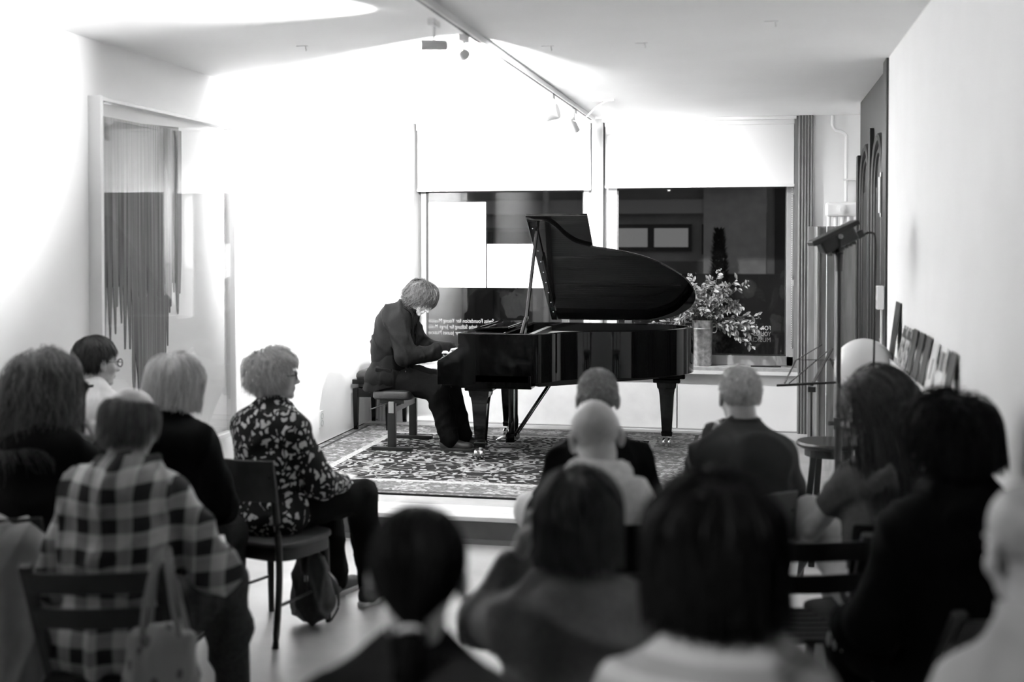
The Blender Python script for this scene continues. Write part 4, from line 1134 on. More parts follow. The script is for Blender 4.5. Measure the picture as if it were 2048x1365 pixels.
    # --- face details
    for s in (-1,1):
        e = G(); e.ell((s*0.031,0.079,-0.002),(0.0115,0.0105,0.010),12,8); e.V = [v@RH.T+HCc for v in e.V]
        eo = obj('eye', e, M_EYE, T, smooth=True)
        e = G(); e.ell((s*0.031,0.0868,-0.003),(0.0055,0.0035,0.0055),10,6); e.V = [v@RH.T+HCc for v in e.V]; obj('iris', e, M_IRIS, eo, smooth=True)
    if glasses:
        g = G()
        for s in (-1,1):
            a = np.linspace(0,2*PI,24); P = np.stack([s*0.034+0.026*np.cos(a), 0.108-0.004*np.abs(np.cos(a)), 0.0+0.019*np.sin(a)],1); g.tube(P,0.003,6,up=(0,1,0))
            g.tube([(s*0.060,0.102,0.006),(s*0.078,0.07,0.006),(s*0.083,-0.01,0.006),(s*0.085,-0.03,-0.012)],0.0032,6)
        g.tube([(-0.009,0.110,0.004),(0,0.113,0.007),(0.009,0.110,0.004)],0.0028,6)
        g.V = [v@RH.T+HCc for v in g.V]; obj('glasses', g, M_GLF, T, smooth=True)
    if hairf is not None:
        ps = []
        for V, F in hairf(RH, HCc, N): ps.append((V@RH.T+HCc, F))
        ho = add_mesh('hair', ps, hair_mat(hairv, hairvar), T)
        if hairf.cap:
            ho.data.materials.append(mat('hair_base_%d' % int(hairv*1000), hairv*0.8, 0.6, spec=0.1))
            mi = np.zeros(len(ho.data.polygons), np.int32); mi[:len(ps[0][1])] = 1; ho.data.polygons.foreach_set('material_index', mi)
    return dict(T=T, N=N, HC=HCc, RH=RH, dv=dv, P0=P0, L=L, arms=arms, hands=hands, loc=loc, rz=rz, Ch=Ch, bk=bk)

def H(*layers, cap_=True, hl=0.0, bald=None, grow=0.004):
    def f(RH, HCc, N):
        out = [scalp(grow, hl, bald)] if cap_ else []
        for l in layers:
            out.append(locks_mesh(*hair(**l)))
        return out
    f.cap = cap_
    return f
def blob(o, name, prims, vox, k, m, fold=0.0, seed=1, parent=None):
    V, F = surf(prims, vox, k); V = relax(V, F, 2)
    if fold: V = folds(V, F, fold, seed, 12)
    return add_mesh(name, [(V,F)], m, parent or o['T'])
# ================================================================== AUDIENCE CLOTHES
M_BLK = mat('black_knit', 0.0045, 0.9, spec=0.05, var=0.2, vscale=60, bump=0.2, bscale=200)
M_BLK2 = mat('black_cotton', 0.006, 0.85, spec=0.05, bump=0.15, bscale=120)
M_DGREY = mat('dark_grey_wool', 0.022, 0.9, spec=0.05, var=0.2, vscale=80, bump=0.2, bscale=200)
M_GREY = mat('grey_wool_blazer', 0.16, 0.9, spec=0.05, var=0.15, vscale=90, bump=0.2, bscale=220)
M_CREAM = mat('cream_trousers', 0.66, 0.85, spec=0.05, var=0.08, vscale=30)
M_WJACK = mat('white_jacket_cloth', 0.66, 0.8, spec=0.05, var=0.05, vscale=20, bump=0.1)
M_DENIM = mat('denim', 0.045, 0.85, spec=0.05, var=0.25, vscale=60, bump=0.15, bscale=160)
M_HOOD = mat('grey_melange_hood', 0.72, 0.95, spec=0.05, var=0.12, vscale=60, bump=0.2, bscale=200)
M_COAT = mat('pale_coat', 0.32, 0.85, spec=0.05, var=0.1, vscale=10, bump=0.1, bscale=60)
M_SUIT = mat('black_suit', 0.006, 0.7, spec=0.05, var=0.2, vscale=60, bump=0.1, bscale=200)

def pattern_mat(name, kind):
    m = bpy.data.materials.new(name); m.use_nodes = True
    N, L, b = nodes_of(m); b.inputs['Roughness'].default_value = 0.9; b.inputs['Specular IOR Level'].default_value = 0.2
    tc = N.new('ShaderNodeTexCoord'); sp = N.new('ShaderNodeSeparateXYZ'); L.new(tc.outputs['Object'], sp.inputs[0])
    def mth(op, a, b_=None):
        n = N.new('ShaderNodeMath'); n.operation = op
        for i, v in enumerate((a, b_)):
            if v is None: continue
            if isinstance(v, (int,float)): n.inputs[i].default_value = v
            else: L.new(v, n.inputs[i])
        return n.outputs[0]
    if kind == 'plaid':
        wn = N.new('ShaderNodeTexNoise'); wn.inputs['Scale'].default_value = 5; L.new(tc.outputs['Object'], wn.inputs[0])
        wob = mth('MULTIPLY', mth('SUBTRACT', wn.outputs[0], 0.5), 0.03)
        def band(o, per, ph, duty):
            f = mth('FRACT', mth('ADD', mth('DIVIDE', mth('ADD', o, wob), per), ph)); return mth('LESS_THAN', f, duty)
        hx = band(sp.outputs[0], 0.092, 0.2, 0.5); hz = band(sp.outputs[2], 0.100, 0.1, 0.5)
        tx = band(sp.outputs[0], 0.092, 0.45, 0.12); tz = band(sp.outputs[2], 0.100, 0.35, 0.12)
        s = mth('ADD', hx, hz); v = mth('ADD', mth('MULTIPLY', s, -0.245), 0.52)
        v = mth('SUBTRACT', v, mth('MULTIPLY', mth('MAXIMUM', tx, tz), 0.03)); v = mth('MAXIMUM', v, 0.022)
        L.new(v, b.inputs['Base Color'])
    elif kind == 'leopard':
        wn = N.new('ShaderNodeTexNoise'); wn.inputs['Scale'].default_value = 14; L.new(tc.outputs['Object'], wn.inputs[0])
        va = N.new('ShaderNodeVectorMath'); va.operation = 'SCALE'; va.inputs['Scale'].default_value = 0.11; L.new(wn.outputs['Color'], va.inputs[0])
        vb = N.new('ShaderNodeVectorMath'); vb.operation = 'ADD'; L.new(tc.outputs['Object'], vb.inputs[0]); L.new(va.outputs[0], vb.inputs[1])
        mp = N.new('ShaderNodeMapping'); mp.inputs['Scale'].default_value = (1.0, 0.75, 0.62); L.new(vb.outputs[0], mp.inputs[0])
        vo = N.new('ShaderNodeTexVoronoi'); vo.inputs['Scale'].default_value = 34; vo.inputs['Randomness'].default_value = 0.9; L.new(mp.outputs[0], vo.inputs[0])
        ve = N.new('ShaderNodeTexVoronoi'); ve.feature = 'DISTANCE_TO_EDGE'; ve.inputs['Scale'].default_value = 34; ve.inputs['Randomness'].default_value = 0.9; L.new(mp.outputs[0], ve.inputs[0])
        v = mth('MULTIPLY_ADD' if False else 'MULTIPLY', mth('GREATER_THAN', ve.outputs['Distance'], 0.19), 0.50)
        pick = mth('GREATER_THAN', mth('FRACT', mth('MULTIPLY', vo.outputs['Color'], 7.3)), 0.22)
        v = mth('ADD', mth('MULTIPLY', v, pick), 0.012)
        L.new(v, b.inputs['Base Color'])
    elif kind == 'stripe':
        f = mth('FRACT', mth('DIVIDE', sp.outputs[2], 0.05)); v = mth('ADD', mth('MULTIPLY', mth('LESS_THAN', f, 0.5), 0.10), 0.20); L.new(v, b.inputs['Base Color'])
    elif kind == 'scarf':
        f = mth('FRACT', mth('MULTIPLY', mth('ADD', sp.outputs[0], sp.outputs[2]), 30)); v = mth('ADD', mth('MULTIPLY', mth('LESS_THAN', f, 0.25), 0.12), 0.015); L.new(v, b.inputs['Base Color'])
    elif kind == 'floral':
        vo = N.new('ShaderNodeTexVoronoi'); vo.inputs['Scale'].default_value = 13; L.new(tc.outputs['Object'], vo.inputs[0])
        vs = N.new('ShaderNodeTexNoise'); vs.inputs['Scale'].default_value = 30; L.new(tc.outputs['Object'], vs.inputs[0])
        v = mth('ADD', 0.42, mth('MULTIPLY', mth('LESS_THAN', mth('ADD', vo.outputs['Distance'], mth('MULTIPLY', vs.outputs[0], 0.3)), 0.42), -0.24)); L.new(v, b.inputs['Base Color'])
    return m
M_PLAID = pattern_mat('plaid_flannel', 'plaid'); M_LEO = pattern_mat('leopard_knit', 'leopard'); M_STRIPE = pattern_mat('striped_knit', 'stripe')
M_SCARF = pattern_mat('checked_scarf', 'scarf'); M_TOTE = pattern_mat('printed_cotton', 'floral')

# ================================================================== CHAIRS
def cafe_chair(label, loc, rz, board_m=None, group='cafe chairs of the audience'):
    t = thing('cafe_chair', label, 'chair', tuple(loc), rz, group)
    bm_ = board_m or M_BLACKW
    a = np.linspace(0,2*PI,40,endpoint=False)
    ox = np.stack([0.215*np.sign(np.cos(a))*np.abs(np.cos(a))**0.55*(1+0.06*np.sin(a)), 0.03+0.205*np.sign(np.sin(a))*np.abs(np.sin(a))**0.55],1)
    obj('seat', G().prism(ox, 0.425, 0.448), bm_, t, smooth=True, bevel=0.006)
    obj('apron', G().prism(ox*0.95+np.array([0,0.001]), 0.365, 0.424), M_BLACKW, t, smooth=True, bevel=0.003)
    for s in (-1,1):
        obj('front_leg', G().tube([(s*0.175,0.19,0.0),(s*0.168,0.175,0.40)],[0.014,0.020],10), M_BLACKW, t, smooth=True)
        obj('back_post', G().tube(spline([(s*0.20,-0.235,0.0),(s*0.185,-0.19,0.25),(s*0.18,-0.185,0.45),(s*0.19,-0.225,0.66),(s*0.20,-0.265,0.79)],16),[0.016]*16+[0.014] if False else 0.0165,10), M_BLACKW, t, smooth=True)
    rings = []
    for x in np.linspace(-0.225,0.225,13):
        yb = -0.215-0.055*(1-(x/0.225)**2)
        rings.append(np.array([(x,yb-0.032,0.665),(x,yb-0.018,0.665),(x,yb-0.052,0.858),(x,yb-0.066,0.858)]))
    g = G(); g.loft(rings); obj('backrest', g, bm_, t, smooth=True, bevel=0.004)
    for s in (-1,1): obj('stretcher', G().cyl((s*0.172,0.175,0.18),(s*0.19,-0.2,0.18),0.008,n=8), M_BLACKW, t)
    return t
def fold_chair(label, loc, rz, group='slatted folding chairs of the audience'):
    t = thing('folding_chair', label, 'chair', tuple(loc), rz, group)
    for s in (-1,1):
        obj('back_post', G().bar((s*0.20,0.20,0.0),(s*0.20,-0.27,0.84),0.024,0.040,up=(1,0,0)), M_BLACKW, t, bevel=0.004)
        obj('cross_leg', G().bar((s*0.17,-0.24,0.0),(s*0.17,0.17,0.43),0.022,0.036,up=(1,0,0)), M_BLACKW, t, bevel=0.004)
    for z0, yb in ((0.745,-0.235),(0.615,-0.165)):
        rings = []
        for x in np.linspace(-0.20,0.20,9):
            y = yb-0.025*(1-(x/0.2)**2); rings.append(np.array([(x,y-0.006,z0),(x,y+0.008,z0),(x,y-0.028,z0+0.075),(x,y-0.042,z0+0.075)]))
        g = G(); g.loft(rings); obj('back_slat', g, M_BLACKW, t, smooth=True, bevel=0.003)
    for i in range(7):
        y = -0.16+0.055*i; obj('seat_slat', G().span((-0.19,y,0.43),(0.19,y+0.042,0.446)), M_BLACKW, t, bevel=0.003)
    for s in (-1,1): obj('seat_rail', G().span((s*0.185,-0.17,0.405),(s*0.165,0.22,0.43)), M_BLACKW, t)
    obj('stretcher', G().cyl((-0.17,-0.12,0.12),(0.17,-0.12,0.12),0.009,n=8), M_BLACKW, t)
    return t
def under(p, kind, label, dy=-0.02, dx=0.0, **k):
    R = rotz(p['rz']); q = p['loc']+R@np.array([dx,dy,0]); return kind(label, (q[0],q[1],0), p['rz'], **k)
# ================================================================== PEOPLE
TOR = (((0,-0.075,-0.30),(0.21,0.13,0.135)), ((0,-0.05,-0.16),(0.066,0.064,0.12)))
# pianist
pia = person('pianist in black suit with curly hair bent over the keys', (-2.545,9.30,1.478), face=-90, lean=13, hp=44, neck_f=34, seat=0.485, base_z=S+0.01, sw=0.98,
    lh=(-0.20,0.42,0.775), rh=(0.16,0.41,0.775), lcurl=0.45, rcurl=0.45, lpole=(-0.7,-0.6,-0.8), rpole=(0.7,-0.6,-0.8),
    knees=((-0.12,0.43,0.50),(0.12,0.40,0.49)), feet=((-0.08,0.56,0.09),(0.10,0.50,0.09)), topm=M_SUIT, trm=M_BLK2, skin=M_SKIN, collar=(M_SUIT,0.088,0.060), fold=0.006, loose=0.034, hem=0.03, seed=3, slump=0.06, fat=1.10, tw=0.042,
    hairf=H(dict(n=620,length=0.11,vol=0.032,grav=0.12,lift=0.35,curl=0.011,freq=1.5,width=0.0062,seed=2,steps=10,noise=0.3), dict(n=200,length=0.12,vol=0.035,grav=0.15,lift=0.3,flow=(0,0.15,0.03),curl=0.010,freq=1.5,width=0.006,seed=5,steps=10,bald=lambda d: (d[:,1] < 0.2))), hairv=0.035, hairvar=0.7)
R = pia
P0_ = pia['P0']
rings = []; aj = np.linspace(0,2*PI,64,endpoint=False); rj = np.random.default_rng(5)
for t_ in np.linspace(0,1,16):
    z_ = P0_[2]+0.30-0.40*t_; rx_ = np.interp(t_,[0,0.4,0.75,1],[0.165,0.205,0.232,0.245]); ry_ = np.interp(t_,[0,0.4,0.75,1],[0.13,0.155,0.19,0.205]); yc_ = np.interp(t_,[0,0.4,1],[0.035,0.0,-0.035])
    wv_ = 1+0.020*t_*np.sin(aj*7+1)+0.014*t_*np.sin(aj*11+2)
    zz_ = z_+0.020*t_*np.sin(aj)*1.0+0.012*t_*np.sin(aj*3)
    rings.append(np.stack([rx_*wv_*np.cos(aj), yc_+ry_*wv_*np.sin(aj), zz_],1))
inn_ = [np.stack([r_[:,0]*0.96, (r_[:,1]-0.0)*0.96, r_[:,2]+0.006],1) for r_ in rings[::-1][:5]]
g = G(); g.loft(rings+inn_); obj('jacket_skirt', g, M_SUIT, pia['T'], smooth=True)
for s_ in (-1,1):
    lp_ = spline([pia['N']+np.array([s_*0.07,-0.03,0.045]), pia['N']+np.array([s_*0.085,0.075,0.0]), pia['Ch']+np.array([s_*0.07,0.165,0.02]), P0_+np.array([s_*0.05,0.19,0.22])], 18)
    obj('lapel', G().tube(lp_, np.concatenate([np.full(10,0.026),np.linspace(0.03,0.010,len(lp_)-10)]), 8, flat=0.35, up=(0,1,0.3)), M_SUIT, pia['T'], smooth=True)
g = G(); g.box(pia['P0']+np.array([0.222,0.0,0.055]), (0.012,0.13,0.028), rotx(-0.06)); obj('pocket_flap', g, M_SUIT, pia['T'], bevel=0.004)
g = G(); g.ell(pia['P0']+np.array([0.16,0.165,0.04]), (0.008,0.004,0.008), 10, 6); obj('button', g, mat('horn_button',0.25,0.3), pia['T'], smooth=True)

# left block
p = person('person with long wavy brown hair and dark sweater, hand raised to the face', (-2.715,4.239,1.390), face=4, hy=-28, hp=10, lean=10, male=False, seed=11, sw=0.95,
    rh=(0.20,0.22,1.04), rcurl=0.7, rpole=(0.8,0.3,-1), rrot=0, topm=M_BLK2, trm=M_BLK, fold=0.005,
    hairf=H(dict(n=520,length=0.40,vol=0.034,grav=0.30,lift=0.15,flow='part',zend=-0.25,zvar=0.05,curl=0.009,freq=1.2,flare=0.10,width=0.0075,seed=4,steps=13,fringe=False,block=TOR), dict(n=160,length=0.34,vol=0.045,grav=0.25,lift=0.2,zend=-0.22,zvar=0.05,curl=0.012,freq=1.1,flare=0.15,width=0.006,seed=8,steps=13,fringe=False,block=TOR), grow=0.008), hairv=0.075, hairvar=0.75)
c = under(p, cafe_chair, 'black cafe chair with a pale coat over its back at the left edge')
q = np.array(c.location); Rz = rotz(p['rz'])
ct_ = tag(bpy.data.objects.new('draped_coat', None), 'pale grey coat draped over the chair back at the left edge', 'coat'); COL.objects.link(ct_)
ct_.location = tuple(q); ct_.rotation_euler = (0,0,p['rz'])
pr = [cap((-0.17,-0.29,0.80),0.055,(0.17,-0.29,0.80),0.055), cap((-0.20,-0.30,0.76),0.045,(-0.23,-0.31,0.16),0.06), cap((0.20,-0.30,0.76),0.045,(0.22,-0.31,0.14),0.06), cap((-0.10,-0.33,0.76),0.05,(-0.09,-0.36,0.10),0.065), cap((0.02,-0.34,0.76),0.05,(0.04,-0.36,0.08),0.065), cap((0.12,-0.33,0.76),0.05,(0.14,-0.35,0.12),0.065), cap((0.24,-0.27,0.72),0.05,(0.28,-0.27,0.34),0.045)]
V, F = surf(pr, 0.014, 0.05); V = folds(relax(V,F,2), F, 0.010, 5, 10, (1.4,1,0.3)); add_mesh('coat_body', [(V,F)], M_COAT, ct_)
V, F = surf([cap((-0.07,-0.36,0.82),0.022,(0.07,-0.36,0.82),0.022), cap((0.07,-0.36,0.82),0.022,(0.12,-0.34,0.72),0.018)], 0.01, 0.02); add_mesh('coat_collar', [(V,F)], M_COAT, ct_)

p = person('person with short dark hair and glasses in a white jacket by the left wall', (-3.19,5.409,1.362), face=-8, hy=-26, hp=5, lean=4, seed=12, glasses=True, topm=M_WJACK, trm=M_DENIM, fold=0.010, loose=0.03, sw=0.95,
    hairf=H(dict(n=560,length=0.055,vol=0.012,grav=0.18,lift=0.12,width=0.007,seed=6)), hairv=0.025)
blob(p, 'scarf', [cap(p['N']+np.array([math.cos(a)*0.072,math.sin(a)*0.068-0.005,0.015-0.015*math.sin(a)]),0.026,p['N']+np.array([math.cos(a+0.7)*0.072,math.sin(a+0.7)*0.068-0.005,0.015-0.015*math.sin(a+0.7)]),0.026) for a in np.arange(0,6.3,0.7)]+[cap(p['N']+np.array([0.05,-0.07,0.0]),0.03,p['N']+np.array([0.09,-0.05,-0.08]),0.03)], 0.010, 0.02, M_SCARF, 0.004, 4)
g = G(); g.ell((0.086,0.0,-0.040),(0.004,0.004,0.004),8,6); g.V=[v@p['RH'].T+p['HC'] for v in g.V]; obj('earring', g, M_STEEL, p['T'])
under(p, cafe_chair, 'black cafe chair under the person in the white jacket')

p = person('person with a blond bob in a black cardigan beside the artwork', (-2.441,4.803,1.332), face=2, hy=-24, hp=12, lean=8, male=False, seed=13, topm=M_BLK, trm=M_DGREY, fold=0.005, ears=False,
    collar=(mat('white_blouse',0.62,0.7),0.072,0.03),
    hairf=H(dict(n=640,length=0.21,vol=0.030,grav=0.26,lift=0.18,zend=-0.085,zvar=0.008,width=0.008,seed=7,steps=11,fringe=True,block=TOR[1:]), grow=0.012), hairv=0.56, hairvar=0.28)
under(p, cafe_chair, 'black cafe chair under the person with the blond bob')

leo = person('person with short fair hair and glasses in a leopard-pattern sweater', (-2.289,5.445,1.305), face=-17, hy=-46, hp=-2, lean=0, male=False, seed=14, glasses=True, topm=M_LEO, trm=M_BLK2, fold=0.004, skin=M_SKIN,
    rh=(0.20,0.30,0.63), lh=(-0.10,0.32,0.63), rcurl=0.35, shoe=mat('navy_sneaker',0.05,0.8), sole=M_SOLE, knees=((-0.03,0.46,0.51),(0.22,0.42,0.55)), feet=((0.02,0.48,0.08),(0.26,0.46,0.08)), tw=0.028, collar=(M_SKIN,0.066,0.0),
    hairf=H(dict(n=520,length=0.085,vol=0.024,grav=0.14,lift=0.35,width=0.0065,seed=9,steps=9,zend=-0.085,noise=0.35,curl=0.002), dict(n=160,length=0.10,vol=0.034,grav=0.05,lift=0.5,width=0.004,seed=19,steps=9,zend=-0.07,noise=0.5,curl=0.003), grow=0.010), hairv=0.50, hairvar=0.35, loose=0.02, hem=0.02)
cl = cafe_chair('black cafe chair with grey backboard under the person in the leopard sweater', (-2.225,5.33,0.0), leo['rz'], board_m=mat('grey_stained_board',0.045,0.5,var=0.2,vscale=20))
def paper(loc, rz, tilt, label, sx=0.15, sy=0.21):
    t = tag(obj('programme_sheet', G().box((0,0,0),(sx,sy,0.002)).box((0.004,0.004,0.002),(sx,sy,0.001)), M_PAPER), label, 'paper', 'concert programmes'); t.location = loc; t.rotation_euler = (tilt,0.05,rz); return t
def wl(p, v): return tuple(p['loc']+rotz(p['rz'])@np.asarray(v,float))
paper(wl(leo,(0.06,0.40,0.625)), leo['rz'], 0.05, 'white programme on the lap of the person in the leopard sweater')

pld = person('person with thinning hair in a checked flannel shirt on the left', (-2.098,3.801,1.325), face=14, hy=-22, hp=14, lean=12, seed=15, topm=M_PLAID, trm=M_DENIM, fold=0.010, loose=0.026, hem=0.04, fat=1.04,
    rh=(0.24,0.29,0.70), lh=(-0.1,0.34,0.68), rcurl=0.6, collar=(M_PLAID,0.086,0.040), knees=((-0.12,0.45,0.52),(0.27,0.42,0.58)), feet=((-0.12,0.46,0.08),(0.26,0.62,0.08)), tw=0.03, slump=0.055,
    hairf=H(dict(n=420,length=0.10,vol=0.014,grav=0.22,lift=0.12,zend=-0.085,zvar=0.006,width=0.0075,seed=10,bald=lambda d: (d[:,2] > 0.50)&(d[:,1] > -0.82)), bald=lambda d: (d[:,2] > 0.46)&(d[:,1] > -0.84)), hairv=0.13, hairvar=0.5)
under(pld, fold_chair, 'dark folding chair with a tote bag hanging, under the person in the checked shirt', dy=-0.04)
paper(wl(pld,(0.22,0.42,0.70)), pld['rz']+0.4, 0.5, 'folded white programme held by the person in the checked shirt', 0.10, 0.13)
# tote bag hanging on the chair post
tb = tag(bpy.data.objects.new('tote_bag', None), 'printed cotton tote bag hanging from the chair by its long handles', 'bag'); COL.objects.link(tb)
Rz = rotz(pld['rz']); tb.location = tuple(pld['loc']+Rz@np.array([0.225,-0.37,0.23])); tb.scale = (0.72,1,1); tb.rotation_euler = (0,0,pld['rz'])
V, F = surf([cap((-0.11,0,0.40),0.022,(0.12,0,0.40),0.022), ell((0.0,-0.01,0.24),(0.155,0.055,0.21)), cap((-0.13,0,0.08),0.03,(0.14,0,0.08),0.03), cap((-0.13,0,0.08),0.028,(-0.11,0,0.40),0.02), cap((0.14,0,0.08),0.028,(0.12,0,0.40),0.02)], 0.010, 0.04)
V = folds(relax(V,F,2), F, 0.006, 3, 14, (1,1,0.5)); add_mesh('bag_body', [(V,F)], M_TOTE, tb)
for yy, dx in ((-0.03,0.0),(0.03,0.012)):
    P = spline([(-0.07,yy,0.40),(-0.058,yy,0.50),(-0.03,0.01,0.62),(0.0,0.06,0.655),(0.028,0.01,0.61),(0.06,yy,0.50),(0.09,yy,0.40)],40)+np.array([dx,0,0])
    obj('strap', G().tube(P,0.013,6,flat=0.2,up=(0,1,0)), mat('cotton_strap',0.34,0.9), tb, smooth=True)
# backpack on the floor beneath the leopard chair
bp_ = tag(bpy.data.objects.new('backpack', None), 'dark soft backpack standing on the floor under the cafe chair', 'backpack'); COL.objects.link(bp_)
bp_.location = (-2.07,5.42,0.0); bp_.rotation_euler = (0,0,-0.3)
V, F = surf([ell((0,0,0.12),(0.125,0.085,0.12)), ell((0,0.0,0.24),(0.105,0.07,0.11)), cap((-0.02,0,0.33),0.045,(0.02,0.0,0.38),0.022)], 0.011, 0.05); V[:,2] = np.maximum(V[:,2], 0.004)
V = folds(V, F, 0.007, 8, 16); add_mesh('bag_body', [(V,F)], mat('backpack_nylon',0.02,0.5,var=0.3,vscale=30,bump=0.1), bp_)
obj('buckle', G().box((0.03,-0.082,0.24),(0.02,0.008,0.03)), M_STEEL, bp_, bevel=0.002)
obj('strap', G().tube(spline([(0.02,-0.06,0.35),(0.035,-0.085,0.26),(0.04,-0.085,0.16)],16),0.008,6,flat=0.4), M_BLACKM, bp_, smooth=True)
obj('strap', G().tube(spline([(0.10,0.0,0.26),(0.16,-0.02,0.22),(0.18,-0.03,0.12),(0.13,-0.02,0.04)],18),0.009,6,flat=0.4), M_BLACKM, bp_, smooth=True)

# centre
tie = (0,-0.118,-0.075)
def pony(RH, HCc, N):
    out = [scalp(0.008)]
    out.append(locks_mesh(*hair(n=520,length=0.21,vol=0.012,grav=0.02,lift=0.05,flow=tie,width=0.008,seed=20,steps=9,noise=0.06)))
    r = np.random.default_rng(4); m = 150; paths = []
    for i in range(m):
        o_ = r.normal(size=3)*np.array([0.013,0.010,0.006]); p0 = np.array(tie)+o_; e = np.array([r.normal()*0.022,-0.10+r.normal()*0.012,-0.33-r.uniform(0,0.07)])
        paths.append([p0*(1-t)+e*t+np.array([0,-0.04*math.sin(PI*t),0])+np.array([r.normal()*0.002,0,0]) for t in np.linspace(0,1,10)])
    out.append(locks_mesh(np.array(paths), np.full(m,0.007))); return out
pony.cap = True
pny = person('person with a black ponytail seen from behind in the centre foreground', (-0.600,2.112,1.340), face=8, hy=2, hp=8, lean=8, male=False, seed=16, topm=M_DGREY, trm=M_BLK, fold=0.004, ears=True, sw=1.0, hairf=pony, hairv=0.005, hairvar=0.5)
g = G(); a = np.linspace(0,2*PI,20); P = np.stack([0.021*np.cos(a), -0.118+0.006*np.cos(a)*0-0.0+0.020*np.sin(a)*0.6, -0.078+0.010*np.sin(a)*0],1)
P = np.stack([0.021*np.cos(a), np.full(20,-0.122)+0.017*np.sin(a), np.full(20,-0.078)-0.012*np.sin(a)],1)
g.tube(P,0.0055,8); g.V=[v@pny['RH'].T+pny['HC'] for v in g.V]; obj('hair_tie', g, mat('pale_hair_tie',0.5,0.6), pny['T'], smooth=True)
under(pny, cafe_chair, 'dark cafe chair under the person with the ponytail')

blz = person('person with brown bobbed hair in a grey blazer, left hand raised to the head', (-0.429,2.962,1.252), face=9, hy=4, hp=9, lean=8, seed=17, topm=M_GREY, trm=M_BLK2, fold=0.007, loose=0.026, hem=0.03, collar=(M_GREY,0.092,0.050),
    lh=(-0.135,0.26,1.05), lcurl=0.8, lpole=(-0.40,0.25,-0.9), lrot=-15, cuff=0.62, sw=1.02,
    hairf=H(dict(n=600,length=0.18,vol=0.026,grav=0.24,lift=0.16,zend=-0.085,zvar=0.010,width=0.008,seed=22,steps=11,block=TOR[1:],side=-0.6), grow=0.010), hairv=0.055, hairvar=0.7)
under(blz, cafe_chair, 'dark cafe chair under the person in the grey blazer')

hod = person('bald person in a black top with a pale grey hood folded over the back', (-0.522,3.913,1.312), face=11, hy=6, hp=10, hr=-7, lean=6, seed=18, topm=M_BLK, trm=M_BLK2, fold=0.005, loose=0.03, sw=1.04, skin=M_SKINL,
    hairf=H(dict(n=1400,length=0.006,vol=0.003,grav=0.1,lift=0.25,width=0.0009,seed=24,steps=3,bald=lambda d: d[:,2] > -0.35+0.75*(np.sin(d[:,0]*917+d[:,1]*373)*99.7 % 1.0)), cap_=False), hairv=0.35, hairvar=0.3)
Nn = hod['N']
blob(hod, 'hood', [cap(Nn+np.array([math.cos(a)*0.082,math.sin(a)*0.078-0.004,0.035+0.030*-math.sin(a)]),0.034,Nn+np.array([math.cos(a+0.6)*0.082,math.sin(a+0.6)*0.078-0.004,0.035+0.030*-math.sin(a+0.6)]),0.034) for a in np.arange(0.4,6.0,0.6)]+[ell(Nn+np.array([0.03,-0.135,-0.02]),(0.135,0.060,0.085)), cap(Nn+np.array([-0.07,-0.11,0.0]),0.045,Nn+np.array([0.13,-0.13,-0.05]),0.05)], 0.011, 0.03, M_HOOD, 0.008, 7)
under(hod, cafe_chair, 'dark cafe chair under the bald person with the pale hood')

crp = person('person with closely cropped grey hair in a black shirt directly before the piano', (-0.622,4.862,1.312), face=13, hy=2, hp=6, lean=6, seed=19, topm=M_BLK2, trm=M_CREAM, fold=0.004, sw=1.0, skin=M_SKIN, knees=((-0.25,0.42,0.655),(0.12,0.44,0.51)), feet=((-0.15,0.66,0.34),(0.12,0.44,0.07)), tw=0.026,
    hairf=H(dict(n=2000,length=0.012,vol=0.005,grav=0.05,lift=0.45,width=0.0026,seed=26,steps=3,noise=0.3), grow=0.0015), hairv=0.32, hairvar=0.4)
under(crp, cafe_chair, 'dark cafe chair under the person with cropped grey hair')

slv = person('person with short white hair in a dark shirt, hand at the chin, on the right', (-0.053,5.079,1.312), face=18, hy=3, hp=4, lean=6, seed=21, topm=mat('charcoal_shirt',0.05,0.9,spec=0.05,bump=0.1,bscale=160), trm=M_BLK, fold=0.005, loose=0.022, sw=1.06, collar=(MATS['charcoal_shirt'],0.086,0.060), skin=M_SKIN,
    lh=(-0.075,0.13,1.02), lcurl=1.25, lpole=(-0.35,0.3,-1), lrot=0,
    hairf=H(dict(n=1900,length=0.022,vol=0.008,grav=0.10,lift=0.35,width=0.0034,seed=28,steps=4,noise=0.3), grow=0.003), hairv=0.66, hairvar=0.25)
ck = under(slv, cafe_chair, 'grey cafe chair with a weight lettered on its backboard under the white-haired person', board_m=mat('grey_painted_board',0.16,0.5,var=0.1,vscale=10))
ck.location = (-0.125, 5.0, 0.0)
t = text_obj('lettering', '6 kg', 0.105, mat('dark_lettering',0.006,0.6), ck, extrude=0.0008)
t.rotation_euler = (PI/2-0.175,0,0.06); t.location = (-0.03,-0.327,0.725); t.name = 'board_lettering'

